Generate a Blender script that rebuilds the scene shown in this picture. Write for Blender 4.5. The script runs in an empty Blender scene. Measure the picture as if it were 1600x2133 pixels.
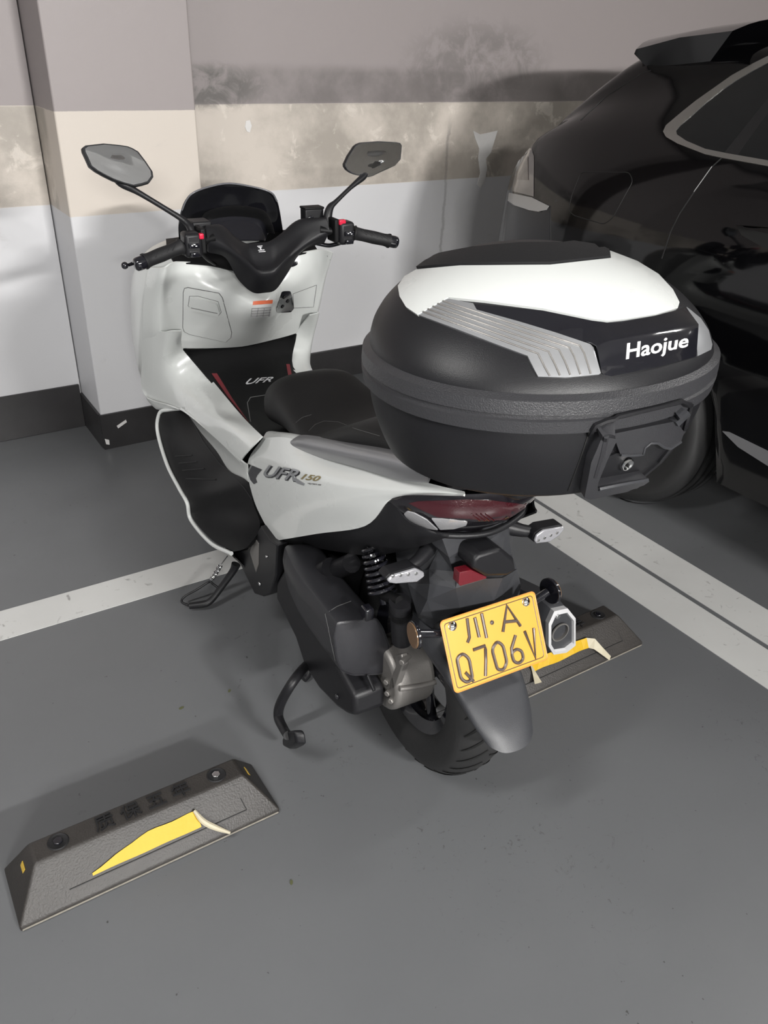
import bpy, bmesh, math, random
import numpy as np
from mathutils import Vector, Matrix
from mathutils.bvhtree import BVHTree
from mathutils.geometry import delaunay_2d_cdt
from math import sin, cos, pi, radians
random.seed(4)
scene = bpy.context.scene
# ------------------------------------------------------------ camera (calibrated from the walls and floor lines)
PITCH, ROLL, YAW, FPX, CAMH = 0.51839651, 0.03261176, 0.58023139, 1708.98, 1.48
_f = np.array([sin(YAW)*cos(PITCH), cos(YAW)*cos(PITCH), -sin(PITCH)])
_r = np.array([cos(YAW), -sin(YAW), 0.0]); _u = np.cross(_r, _f)
CR = cos(ROLL)*_r+sin(ROLL)*_u; CU = -sin(ROLL)*_r+cos(ROLL)*_u; CF = _f
CAM = np.array([0, 0, CAMH])
cd = bpy.data.cameras.new('camera'); cam = bpy.data.objects.new('camera', cd)
scene.collection.objects.link(cam); scene.camera = cam
cd.sensor_fit = 'VERTICAL'; cd.sensor_height = 24.0; cd.lens = 24.0*FPX/2133.0
cd.clip_start = 0.02; cd.clip_end = 100
m = Matrix.Identity(4)
for i in range(3):
    m[i][0] = CR[i]; m[i][1] = CU[i]; m[i][2] = -CF[i]; m[i][3] = CAM[i]
cam.matrix_world = m
# ------------------------------------------------------------ world, exposure, lights
w = bpy.data.worlds.new('world'); scene.world = w; w.use_nodes = True
w.node_tree.nodes['Background'].inputs[0].default_value = (0.92, 0.95, 1.0, 1)
w.node_tree.nodes['Background'].inputs[1].default_value = 0.22
scene.view_settings.view_transform = 'Standard'; scene.view_settings.look = 'None'
scene.view_settings.gamma = 1; scene.view_settings.exposure = 0.17
try: scene.view_settings.use_curve_mapping = False
except Exception: pass
LAMPS = [((1.3, -4.4, 2.6), 0.0, 440, 0.9), ((-1.7, -5.2, 2.6), 0.0, 300, 1.3),
         ((-1.1, 0.7, 2.6), 0.0, 52, 1.3), ((3.6, 0.2, 2.6), 0.0, 40, 1.3)]  # both lamps of this row are unseen and added as soft fill
for (loc, rz, e, ln) in LAMPS:
    ld = bpy.data.lights.new('tube_light', 'AREA'); ld.shape = 'RECTANGLE'; ld.size = ln; ld.size_y = 0.14
    ld.energy = e; ld.color = (1.0, 0.985, 0.96)
    lo = bpy.data.objects.new('tube_light', ld); scene.collection.objects.link(lo)
    lo.location = loc
    if loc[1] < -2:   # the far area lights are aimed at the bay; the housings stay level
        d = Vector((0.6, 2.0, 0.6))-Vector(loc); lo.rotation_euler = d.to_track_quat('-Z', 'Y').to_euler()

# ------------------------------------------------------------ frames
PSI = radians(3.8); ORG = np.array([.892, 1.12, 0.0])
EX = np.array([cos(PSI), -sin(PSI), 0]); EY = np.array([sin(PSI), cos(PSI), 0]); EZ = np.array([0, 0, 1.0])
BK = np.array([EX, EY, EZ])
def ray(px, py): return CR*(px-800)/FPX+CU*(-(py-1066.5)/FPX)+CF
AX = dict(x=0, y=1, z=2)
def W(px, py, ax, v):
    d = ray(px, py); k = AX[ax]; return CAM+(v-CAM[k])/d[k]*d
CB = BK@(CAM-ORG)
def K(px, py, v, ax='x'):
    d = BK@ray(px, py); k = AX[ax]; return CB+(v-CB[k])/d[k]*d
def to_world(p): return ORG+BK.T@np.array(p, float)

# ------------------------------------------------------------ materials
MATS = {}
def mat(name, col, rough=.5, metal=0, coat=0, bump=0, bscale=200, vary=0, vscale=6, trans=0, emit=None, alpha=1, spec=None):
    if name in MATS: return MATS[name]
    m = bpy.data.materials.new(name); m.use_nodes = True; nt = m.node_tree; b = nt.nodes['Principled BSDF']
    b.inputs['Base Color'].default_value = (*col, 1); b.inputs['Roughness'].default_value = rough
    b.inputs['Metallic'].default_value = metal; b.inputs['Coat Weight'].default_value = coat
    b.inputs['Coat Roughness'].default_value = .04
    b.inputs['Transmission Weight'].default_value = trans
    if spec is not None: b.inputs['Specular IOR Level'].default_value = spec
    if emit: b.inputs['Emission Color'].default_value = (*emit, 1); b.inputs['Emission Strength'].default_value = 1
    tc = nt.nodes.new('ShaderNodeTexCoord')
    n = nt.nodes.new('ShaderNodeTexNoise'); n.inputs['Scale'].default_value = vscale; n.inputs['Detail'].default_value = 5
    nt.links.new(tc.outputs['Object'], n.inputs['Vector'])
    if vary:
        mx = nt.nodes.new('ShaderNodeMix'); mx.data_type = 'RGBA'
        mx.inputs[6].default_value = (*[c*(1-vary) for c in col], 1); mx.inputs[7].default_value = (*[min(1, c*(1+vary)) for c in col], 1)
        nt.links.new(n.outputs['Fac'], mx.inputs[0]); nt.links.new(mx.outputs[2], b.inputs['Base Color'])
    else:
        mr = nt.nodes.new('ShaderNodeMapRange'); mr.inputs[3].default_value = max(0, rough-.03); mr.inputs[4].default_value = min(1, rough+.03)
        nt.links.new(n.outputs['Fac'], mr.inputs[0]); nt.links.new(mr.outputs[0], b.inputs['Roughness'])
    if bump:
        n2 = nt.nodes.new('ShaderNodeTexNoise'); n2.inputs['Scale'].default_value = bscale; n2.inputs['Detail'].default_value = 3
        nt.links.new(tc.outputs['Object'], n2.inputs['Vector'])
        bp = nt.nodes.new('ShaderNodeBump'); bp.inputs['Strength'].default_value = bump; bp.inputs['Distance'].default_value = .001
        nt.links.new(n2.outputs['Fac'], bp.inputs['Height']); nt.links.new(bp.outputs[0], b.inputs['Normal'])
    MATS[name] = m; return m
WHITE = mat('pearl_white', (.605, .622, .61), .28, coat=.5)
BLK = mat('matte_black_plastic', (.010, .010, .0115), .4, bump=.25, bscale=900, spec=.3)
BLKG = mat('gloss_black', (.008, .008, .011), .12, coat=.8)
BLKD = mat('dark_black_plastic', (.0045, .0045, .005), .5, bump=.2, bscale=500, spec=.2)
RUB = mat('rubber', (.009, .009, .010), .6, spec=.35, bump=.3, bscale=300)
SEATM = mat('seat_vinyl', (.007, .007, .0075), .55, bump=.5, bscale=1200, spec=.3)
GREYP = mat('grey_fender_plastic', (.034, .035, .039), .42, spec=.4, bump=.25, bscale=700, vary=.15)
RAILM = mat('grey_painted_metal', (.19, .19, .2), .4, coat=.2)
SILV = mat('silver_reflector', (.52, .53, .55), .3, metal=.75)
CHR = mat('chrome', (.8, .8, .8), .12, metal=1)
ALU = mat('cast_aluminium', (.22, .21, .2), .45, metal=.6, bump=.3, bscale=400, vary=.2)
REDP = mat('red_switch', (.5, .01, .04), .3, coat=.5)
REDR = mat('red_reflector', (.11, .006, .012), .25, coat=.6, bump=.6, bscale=600)
STRIPE = mat('red_stripe', (.16, .018, .025), .5)
PRINT = mat('silver_print', (.55, .55, .57), .35)
WPRINT = mat('white_print', (.8, .8, .8), .4)
YEL = mat('plate_yellow', (.58, .29, .028), .38, bump=.05, bscale=60)
PDARK = mat('plate_digits', (.09, .07, .06), .35, metal=.3)
SMOKE = mat('smoked_screen', (.006, .006, .008), .08, coat=.6)
MIRR = mat('mirror_glass', (.95, .96, .98), .02, metal=1)
LENS = mat('clear_lens', (.34, .34, .36), .15, metal=.35, coat=1, bump=.8, bscale=350)
TAILR = mat('tail_lens_red', (.035, .004, .007), .15, coat=1, bump=.5, bscale=350)
TAILB = mat('tail_lens_smoked', (.008, .007, .009), .1, coat=1)
TAILW = mat('tail_lens_clear', (.32, .32, .33), .25, coat=1, bump=.5, bscale=300)
CARP = mat('car_black_paint', (.0018, .0018, .0022), .06, coat=.25, spec=.3)
CARG = mat('car_window_glass', (.006, .007, .008), .03, coat=.5)
CARPL = mat('car_black_plastic', (.012, .012, .013), .45)
ORANGE = mat('label_orange', (.65, .13, .05), .5)
PAPER = mat('label_white', (.6, .6, .6), .5)
INK = mat('label_ink', (.12, .12, .12), .5)
GOLD = mat('gold_print', (.25, .2, .09), .35, metal=.3)
TAPE = mat('yellow_reflective_tape', (.50, .31, .015), .5, spec=.3, bump=.6, bscale=60)
TAPEB = mat('tape_back', (.42, .38, .28), .6)
REAR_DISC = mat('amber_reflector', (.14, .08, .04), .2, coat=.8)
SEAM = mat('seam_black', (.004, .004, .004), .6)
SEAMG = mat('panel_gap_grey', (.12, .12, .12), .6)

# ------------------------------------------------------------ geometry helpers
GEO = {}
def link(name, verts, faces, mt, parent=None, smooth=True, solid=0, bevel=0, edge=None, sub=0, soff=-1, angle=40):
    me = bpy.data.meshes.new(name)
    me.from_pydata([tuple(map(float, v)) for v in verts], [], [tuple(f) for f in faces]); me.validate(); me.update()
    if not edge:
        bm = bmesh.new(); bm.from_mesh(me); bmesh.ops.recalc_face_normals(bm, faces=bm.faces); bm.to_mesh(me); bm.free()
    o = bpy.data.objects.new(name, me); scene.collection.objects.link(o); me.materials.append(mt)
    if parent: o.parent = parent
    if smooth:
        for p in me.polygons: p.use_smooth = True
    if sub:
        s = o.modifiers.new('s', 'SUBSURF'); s.levels = sub; s.render_levels = sub
    if solid:
        s = o.modifiers.new('t', 'SOLIDIFY'); s.thickness = solid; s.offset = soff
        if smooth: s = o.modifiers.new('e', 'EDGE_SPLIT'); s.split_angle = radians(50)
    if bevel:
        b = o.modifiers.new('b', 'BEVEL'); b.width = bevel; b.segments = 3; b.limit_method = 'ANGLE'; b.angle_limit = radians(30)
    if smooth:
        try: me.set_sharp_from_angle(angle=radians(angle))
        except Exception: pass
    GEO[o.name] = (verts, faces); return o
def cm(P, n):  # catmull-rom resample along axis 0, keeps the given points
    P = np.array(P, float); k = len(P)
    if k < 3:
        return np.array([P[0]+(P[-1]-P[0])*t for t in np.linspace(0, 1, n+1)])
    out = []
    for i in range(k-1):
        p0 = P[i-1] if i > 0 else 2*P[0]-P[1]; p1 = P[i]; p2 = P[i+1]; p3 = P[i+2] if i+2 < k else 2*P[-1]-P[-2]
        for j in range(n):
            t = j/n
            out.append(.5*((2*p1)+(-p0+p2)*t+(2*p0-5*p1+4*p2-p3)*t*t+(-p0+3*p1-3*p2+p3)*t**3))
    out.append(P[-1]); return np.array(out)
def grid(G, n=5, m=5):
    G = np.array(G, float); A = cm(G, n); Bm = cm(A.transpose(1, 0, 2), m).transpose(1, 0, 2)
    R, Cc = Bm.shape[:2]; v = Bm.reshape(-1, 3)
    f = [(i*Cc+j, i*Cc+j+1, (i+1)*Cc+j+1, (i+1)*Cc+j) for i in range(R-1) for j in range(Cc-1)]
    return v, f
def facing(v, f, bike=True):  # wind an open sheet so that its outer face is the one turned to the viewer's side
    cl = BK@(CAM-ORG) if bike else CAM; s = 0
    for q in f[::3]:
        a, b, c = (np.array(v[i]) for i in q[:3]); s += 1 if np.cross(b-a, c-a)@(cl-a) > 0 else -1
    return f if s >= 0 else [tuple(reversed(q)) for q in f]
def patch(name, G, mt, parent, n=5, m=5, solid=.004, **k):
    v, f = grid(G, n, m); return link(name, v, facing(v, f), mt, parent, solid=solid, edge=True, **k)
def mirx(v): v = np.array(v, float).copy(); v[:, 0] *= -1; return v
def both(name, G, mt, parent, n=5, m=5, solid=.004, **k):
    v, f = grid(G, n, m); f = facing(v, f)
    a = link(name, v, f, mt, parent, solid=solid, edge=True, **k)
    b = link(name, mirx(v), [tuple(reversed(x)) for x in f], mt, parent, solid=solid, edge=True, **k)
    return a, b
def rings(name, R, mt, parent, n=4, cap=True, **k):  # closed rings lofted
    R = cm(np.array(R, float), n); a, b = R.shape[:2]; v = R.reshape(-1, 3)
    f = [(i*b+j, i*b+(j+1) % b, (i+1)*b+(j+1) % b, (i+1)*b+j) for i in range(a-1) for j in range(b)]
    if cap: f += [tuple(range(b))[::-1], tuple((a-1)*b+j for j in range(b))]
    return link(name, v, f, mt, parent, **k)
def sup(c, a, b, n=2.5, N=48, ax='z', af=None):  # superellipse ring around c; a along first axis, b along second
    out = []
    for i in range(N):
        t = 2*pi*i/N; cc, ss = cos(t), sin(t)
        p = a*math.copysign(abs(cc)**(2/n), cc); q = b*math.copysign(abs(ss)**(2/n), ss)
        if af and ss > 0: q = q/b*af
        out.append({'z': (c[0]+p, c[1]+q, c[2]), 'y': (c[0]+p, c[1], c[2]+q), 'x': (c[0], c[1]+p, c[2]+q)}[ax])
    return out
def tube(name, pts, r, mt, parent=None, n=6, N=12, closed=False, **k):
    P = np.array(pts, float); rr = r if hasattr(r, '__len__') else [r]*len(P)
    Q = cm(np.c_[P, rr], n) if n > 1 else np.c_[P, rr]
    X = Q[:, :3]; rad = Q[:, 3]; V = []
    T = np.gradient(X, axis=0); T /= np.linalg.norm(T, axis=1)[:, None]+1e-12
    a = np.array([0, 0, 1.0]) if abs(T[0][2]) < .9 else np.array([1.0, 0, 0])
    u = np.cross(T[0], a); u /= np.linalg.norm(u)
    for i in range(len(X)):
        u = u-T[i]*(u@T[i]); u /= np.linalg.norm(u); vv = np.cross(T[i], u)
        for j in range(N):
            t = 2*pi*j/N; V.append(X[i]+rad[i]*(cos(t)*u+sin(t)*vv))
    F = [(i*N+j, i*N+(j+1) % N, (i+1)*N+(j+1) % N, (i+1)*N+j) for i in range(len(X)-1) for j in range(N)]
    F += [tuple(range(N))[::-1], tuple((len(X)-1)*N+j for j in range(N))]
    return link(name, V, F, mt, parent, **k)
def join_geo(parts):
    V = []; F = []
    for v, f in parts:
        o = len(V); V += [tuple(x) for x in v]; F += [tuple(i+o for i in q) for q in f]
    return V, F
def boxg(c, s, R=None):
    v = [np.array([x*s[0]/2, y*s[1]/2, z*s[2]/2]) for x in (-1, 1) for y in (-1, 1) for z in (-1, 1)]
    if R is not None: v = [R@q for q in v]
    v = [q+np.array(c) for q in v]
    return v, [(0, 1, 3, 2), (4, 6, 7, 5), (0, 4, 5, 1), (2, 3, 7, 6), (0, 2, 6, 4), (1, 5, 7, 3)]
def box(name, c, s, mt, parent=None, bevel=.004, R=None, **k):
    v, f = boxg(c, s, R); return link(name, v, f, mt, parent, bevel=bevel, **k)
def prism(name, pts, d, mt, parent=None, bevel=.003, **k):  # polygon of 3D points pushed along vector d
    P = [np.array(p, float) for p in pts]; n = len(P); d = np.array(d, float)
    v = P+[p+d for p in P]; f = [tuple(range(n)), tuple(range(2*n-1, n-1, -1))]+[(i, i+n, (i+1) % n+n, (i+1) % n) for i in range(n)]
    return link(name, v, f, mt, parent, bevel=bevel, **k)
def cylg(c, ax, r, h, N=24, r2=None):
    ax = np.array(ax, float); ax /= np.linalg.norm(ax); a = np.array([0, 0, 1.0]) if abs(ax[2]) < .9 else np.array([1.0, 0, 0])
    u = np.cross(ax, a); u /= np.linalg.norm(u); w_ = np.cross(ax, u); V = []
    for s, rr in ((-.5, r), (.5, r if r2 is None else r2)):
        for j in range(N):
            t = 2*pi*j/N; V.append(np.array(c)+ax*h*s+rr*(cos(t)*u+sin(t)*w_))
    return V, [(j, (j+1) % N, N+(j+1) % N, N+j) for j in range(N)]+[tuple(range(N))[::-1], tuple(range(N, 2*N))]
def cyl(name, c, ax, r, h, mt, parent=None, bevel=.002, N=24, r2=None, **k):
    v, f = cylg(c, ax, r, h, N, r2); return link(name, v, f, mt, parent, bevel=bevel, **k)
def lathe(name, prof, c, ax, mt, parent=None, N=64, **k):  # prof: (r, t) with t along axis
    ax = np.array(ax, float); ax /= np.linalg.norm(ax); a = np.array([0, 0, 1.0]) if abs(ax[2]) < .9 else np.array([1.0, 0, 0])
    u = np.cross(ax, a); u /= np.linalg.norm(u); w_ = np.cross(ax, u); V = []
    for (r, t) in prof:
        for j in range(N):
            q = 2*pi*j/N; V.append(np.array(c)+ax*t+r*(cos(q)*u+sin(q)*w_))
    M = len(prof); F = [(i*N+j, i*N+(j+1) % N, (i+1)*N+(j+1) % N, (i+1)*N+j) for i in range(M-1) for j in range(N)]
    return link(name, V, F, mt, parent, **k)
def bvh_of(*objs, bike=True):
    V = []; F = []
    for o in objs:
        v, f = GEO[o.name]; k = len(V)
        V += [tuple(to_world(x)) if bike else tuple(map(float, x)) for x in v]; F += [tuple(i+k for i in q) for q in f]
    return BVHTree.FromPolygons(V, F)
def cast(bvh, px, py):
    d = Vector(ray(px, py)).normalized(); loc, nor, _, _ = bvh.ray_cast(Vector(CAM), d)
    if loc is None: return None, None
    if nor.dot(d) > 0: nor = -nor
    return np.array(loc), np.array(nor)
def rnd(poly, r, n=4):  # round polygon corners in 2D
    P = [np.array(p, float) for p in poly]; out = []
    for i, p in enumerate(P):
        a = P[i-1]-p; b = P[(i+1) % len(P)]-p; la, lb = np.linalg.norm(a), np.linalg.norm(b); q = min(r, la*.45, lb*.45)
        s, e = p+a/la*q, p+b/lb*q
        for t in np.linspace(0, 1, n): out.append(tuple((1-t)**2*s+2*t*(1-t)*p+t*t*e))
    return out
def decal(name, poly, bvh, mt, parent=None, off=.0015, solid=.0015, step=8, bike=True, mirror=False, r=0, **k):
    """thin panel laid on a surface: outline seen in the photo, carried onto the real surface, given its own thickness"""
    if r: poly = rnd(poly, r)
    P = []
    n = len(poly)
    for i in range(n):
        a = np.array(poly[i], float); b = np.array(poly[(i+1) % n], float); L = np.linalg.norm(b-a)
        for j in range(max(1, int(L/step+.5))): P.append(a+(b-a)*j/max(1, int(L/step+.5)))
    nb = len(P); P = [Vector((float(p[0]), float(p[1]))) for p in P]; edges = [(i, (i+1) % nb) for i in range(nb)]
    xs = [p.x for p in P]; ys = [p.y for p in P]
    def inside(x, y):
        c = False
        for i in range(n):
            x1, y1 = poly[i]; x2, y2 = poly[(i+1) % n]
            if (y1 > y) != (y2 > y) and x < (x2-x1)*(y-y1)/(y2-y1)+x1: c = not c
        return c
    y = min(ys)+step/2
    while y < max(ys):
        x = min(xs)+step/2
        while x < max(xs):
            if inside(x, y) and min((p.x-x)**2+(p.y-y)**2 for p in P[:nb]) > (step*.45)**2: P.append(Vector((x, y)))
            x += step
        y += step
    vv, _, ff, *_ = delaunay_2d_cdt(P, edges, [], 1, 1e-5)
    return project(name, vv, ff, bvh, mt, parent, off, solid, bike, mirror, **k)
def project(name, vv, ff, bvh, mt, parent, off, solid, bike, mirror, **k):
    pos = []; nrm = []; miss = []
    for i, p in enumerate(vv):
        l, nn = cast(bvh, p[0], p[1])
        pos.append(l); nrm.append(nn)
        if l is None: miss.append(i)
    good = [i for i in range(len(vv)) if pos[i] is not None]
    if not good: print('DECAL MISS', name); return None
    if miss: print('decal', name, 'misses', len(miss), 'of', len(vv))
    for i in miss:
        g = min(good, key=lambda q: (vv[q][0]-vv[i][0])**2+(vv[q][1]-vv[i][1])**2)
        d = ray(vv[i][0], vv[i][1]); n_ = nrm[g]; den = d@n_
        depth = (pos[g]-CAM)@CF
        guess = CAM+d*depth
        l, nn, _, _ = bvh.find_nearest(Vector(guess)); pos[i] = np.array(l); nrm[i] = nrm[g]
    nb_ = [set() for _ in vv]
    for f in ff:
        for a in f: nb_[a].update(f)
    for _ in range(6): nrm = [(lambda q: q/np.linalg.norm(q))(sum((nrm[j] for j in nb_[i]), nrm[i]*1.0)) for i in range(len(vv))]
    Wp = [pos[i]+nrm[i]*(off(vv[i][0], vv[i][1]) if callable(off) else off) for i in range(len(vv))]
    L = [BK@(p-ORG) if bike else p for p in Wp]; cl = BK@(CAM-ORG) if bike else CAM
    F = []
    for f in ff:
        a, b, c = (np.array(L[i]) for i in f[:3]); nn = np.cross(b-a, c-a)
        F.append(tuple(f) if nn@(cl-a) > 0 else tuple(reversed(f)))
    o = link(name, L, F, mt, parent, solid=solid, edge=True, soff=1 if False else -1, **k)
    if mirror:
        o2 = link(name, mirx(L), [tuple(reversed(f)) for f in F], mt, parent, solid=solid, edge=True, **k); return o, o2
    return o
def seam(name, pts, bvh, mt, parent=None, r=.0012, bike=True, off=.0, closed=False, step=8, **k):
    Q = []
    if closed: pts = list(pts)+[pts[0]]
    for i in range(len(pts)-1):
        a = np.array(pts[i], float); b = np.array(pts[i+1], float); m_ = max(1, int(np.linalg.norm(b-a)/step))
        for j in range(m_): Q.append(a+(b-a)*j/m_)
    Q.append(np.array(pts[-1], float)); X = []
    for q in Q:
        l, n_ = cast(bvh, q[0], q[1])
        if l is None: continue
        p = l+n_*off; X.append(BK@(p-ORG) if bike else p)
    if len(X) < 2: print('SEAM MISS', name); return None
    return tube(name, X, r, mt, parent, n=1, N=6, **k)
FONTC = {}
def glyphs(txt, bold=0.0, res=3, shear=0.0):
    key = (txt, bold, shear)
    if key in FONTC: return FONTC[key]
    cu = bpy.data.curves.new('tmp', 'FONT'); cu.body = txt; cu.offset = bold; cu.resolution_u = res; cu.fill_mode = 'BOTH'; cu.shear = shear
    o = bpy.data.objects.new('tmp', cu); scene.collection.objects.link(o)
    bpy.context.view_layer.update()
    me = bpy.data.meshes.new_from_object(o.evaluated_get(bpy.context.evaluated_depsgraph_get()))
    v = np.array([list(q.co) for q in me.vertices]); f = [tuple(p.vertices) for p in me.polygons]
    bpy.data.objects.remove(o); bpy.data.curves.remove(cu); bpy.data.meshes.remove(me)
    v = v[:, :2]; v -= v.min(0); v /= v.max(0); FONTC[key] = (v, f); return v, f
def text_on(name, txt, quad, bvh, mt, parent, off=.0015, solid=.0008, bold=0.0, bike=True, shear=0.0):
    """quad: TL, TR, BR, BL pixels of the text box"""
    v, f = glyphs(txt, bold, shear=shear); q = [np.array(p, float) for p in quad]; vv = []
    for (x, y) in v: vv.append((1-y)*((1-x)*q[0]*0+(1-x)*q[3]+x*q[2])+y*((1-x)*q[0]+x*q[1]))
    return project(name, vv, f, bvh, mt, parent, off, solid, bike, False, smooth=False)
def text_flat(name, txt, c, ux, uy, wd, ht, mt, parent, depth=.001, bold=0.0):
    v, f = glyphs(txt, bold); c = np.array(c, float); ux = np.array(ux, float); uy = np.array(uy, float); n_ = np.cross(ux, uy)
    V = [c+ux*(x-.5)*wd+uy*(y-.5)*ht for (x, y) in v]
    return link(name, V, f, mt, parent, smooth=False, solid=depth, edge=True, soff=1)
def thing(name, label, cat, loc=(0, 0, 0), rz=0, group=None):
    o = bpy.data.objects.new(name, None); scene.collection.objects.link(o); o.location = [float(x) for x in loc]; o.rotation_euler = (0, 0, rz)
    o.empty_display_size = .1
    o['label'] = label; o['category'] = cat
    if group: o['group'] = group
    return o
def tag(o, label, cat, group=None):
    o['label'] = label; o['category'] = cat
    if group: o['group'] = group
    return o
def struct(o): o['kind'] = 'structure'; return o

# ============================================================ SETTING
def wall_mat():
    m = bpy.data.materials.new('garage_wall_paint'); m.use_nodes = True; nt = m.node_tree; b = nt.nodes['Principled BSDF']; N = nt.nodes.new; Lk = nt.links.new
    g = N('ShaderNodeNewGeometry'); sx = N('ShaderNodeSeparateXYZ'); Lk(g.outputs['Position'], sx.inputs[0])
    nz = N('ShaderNodeTexNoise'); nz.inputs['Scale'].default_value = 2.2; nz.inputs['Detail'].default_value = 7; nz.inputs['Roughness'].default_value = .62
    Lk(g.outputs['Position'], nz.inputs['Vector'])
    nb = N('ShaderNodeTexNoise'); nb.inputs['Scale'].default_value = 9; nb.inputs['Detail'].default_value = 9; nb.inputs['Distortion'].default_value = .6; nb.inputs['Roughness'].default_value = .65
    Lk(g.outputs['Position'], nb.inputs['Vector'])
    def M(op, a, c=None, d=None, clamp=False):
        n = N('ShaderNodeMath'); n.operation = op; n.use_clamp = clamp
        for i, q in enumerate((a, c, d)):
            if q is None: continue
            if isinstance(q, (int, float)): n.inputs[i].default_value = q
            else: Lk(q, n.inputs[i])
        return n.outputs[0]
    def ss(v, a, c):
        n = N('ShaderNodeMapRange'); n.interpolation_type = 'SMOOTHSTEP'; n.inputs[1].default_value = a; n.inputs[2].default_value = c; Lk(v, n.inputs[0]); return n.outputs[0]
    def mix(f, a, c):
        n = N('ShaderNodeMix'); n.data_type = 'RGBA'
        if isinstance(f, (int, float)): n.inputs[0].default_value = f
        else: Lk(f, n.inputs[0])
        for i, q in ((6, a), (7, c)):
            if isinstance(q, tuple): n.inputs[i].default_value = (*q, 1)
            else: Lk(q, n.inputs[i])
        return n.outputs[2]
    x, y, z = sx.outputs; zz = M('ADD', z, M('MULTIPLY', M('SUBTRACT', nb.outputs['Fac'], .5), .006))
    low = (.55, .55, .565); mid = (.53, .48, .43); up = (.275, .246, .245)
    c = mix(ss(zz, .909, .912), low, mid); c = mix(ss(zz, 1.249, 1.252), c, up)
    # damp band low on the grey paint of the back wall and the stained beige band
    back = ss(y, 3.3, 3.35); far = ss(x, 1.15, 1.25)
    band = M('MULTIPLY', M('MULTIPLY', ss(z, 1.24, 1.26), M('SUBTRACT', 1, ss(zz, 1.36, 1.41))), M('MULTIPLY', back, far))
    c = mix(M('MULTIPLY', band, M('MULTIPLY_ADD', ss(nz.outputs['Fac'], .4, .62), .5, .28)), c, (.12, .108, .105))
    # cloud of mould right of centre
    dx = M('MULTIPLY', M('SUBTRACT', x, 2.72), 1.9); dz = M('MULTIPLY', M('SUBTRACT', z, 1.40), 4.2)
    rr = M('SQRT', M('ADD', M('MULTIPLY', dx, dx), M('MULTIPLY', dz, dz)))
    cl = M('MULTIPLY', M('SUBTRACT', 1, ss(M('ADD', rr, M('MULTIPLY', M('SUBTRACT', nb.outputs['Fac'], .5), 1.4)), .55, .95)), M('MULTIPLY', ss(z, 1.25, 1.255), back))
    c = mix(M('MULTIPLY', cl, M('MULTIPLY', ss(nb.outputs['Fac'], .35, .6), .5)), c, (.10, .092, .088))
    dx = M('MULTIPLY', M('SUBTRACT', x, 1.36), 2.2); dz = M('MULTIPLY', M('SUBTRACT', z, 1.31), 7)
    rr = M('SQRT', M('ADD', M('MULTIPLY', dx, dx), M('MULTIPLY', dz, dz)))
    cl = M('MULTIPLY', M('SUBTRACT', 1, ss(M('ADD', rr, M('MULTIPLY', M('SUBTRACT', nb.outputs['Fac'], .5), 1.2)), .4, .7)), M('MULTIPLY', far, back))
    c = mix(M('MULTIPLY', cl, M('MULTIPLY', ss(nb.outputs['Fac'], .38, .58), .8)), c, (.085, .08, .075))
    # water-stained beige band of the back wall and of the recess
    beige = M('MULTIPLY', M('MULTIPLY', ss(z, .91, .913), M('SUBTRACT', 1, ss(z, 1.248, 1.25))), back)
    c = mix(M('MULTIPLY', beige, ss(nz.outputs['Fac'], .38, .62)), c, (.33, .30, .265))
    c = mix(M('MULTIPLY', beige, M('MULTIPLY', ss(nb.outputs['Fac'], .56, .66), .55)), c, (.66, .61, .55))
    crack = M('MULTIPLY', M('MULTIPLY', M('SUBTRACT', 1, ss(M('ABSOLUTE', M('ADD', M('SUBTRACT', x, 2.565), M('MULTIPLY', M('SUBTRACT', nb.outputs['Fac'], .5), .05))), .002, .012)), M('SUBTRACT', 1, ss(z, 1.1, 1.2))), back)
    c = mix(M('MULTIPLY', crack, .45), c, (.16, .15, .145))
    streak = M('MULTIPLY', M('MULTIPLY', M('SUBTRACT', 1, ss(M('ABSOLUTE', M('SUBTRACT', x, 2.62)), .03, .22)), ss(z, .35, .95)), M('MULTIPLY', back, M('SUBTRACT', 1, ss(z, .912, .914))))
    c = mix(M('MULTIPLY', streak, M('MULTIPLY', ss(nz.outputs['Fac'], .35, .6), .4)), c, (.3, .3, .3))
    c = mix(M('MULTIPLY', ss(nb.outputs['Fac'], .62, .75), .18), c, (.3, .29, .28))
    Lk(c, b.inputs['Base Color']); b.inputs['Roughness'].default_value = .5
    bp = N('ShaderNodeBump'); bp.inputs['Strength'].default_value = .25; bp.inputs['Distance'].default_value = .004; Lk(nb.outputs['Fac'], bp.inputs['Height']); Lk(bp.outputs[0], b.inputs['Normal'])
    return m
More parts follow.
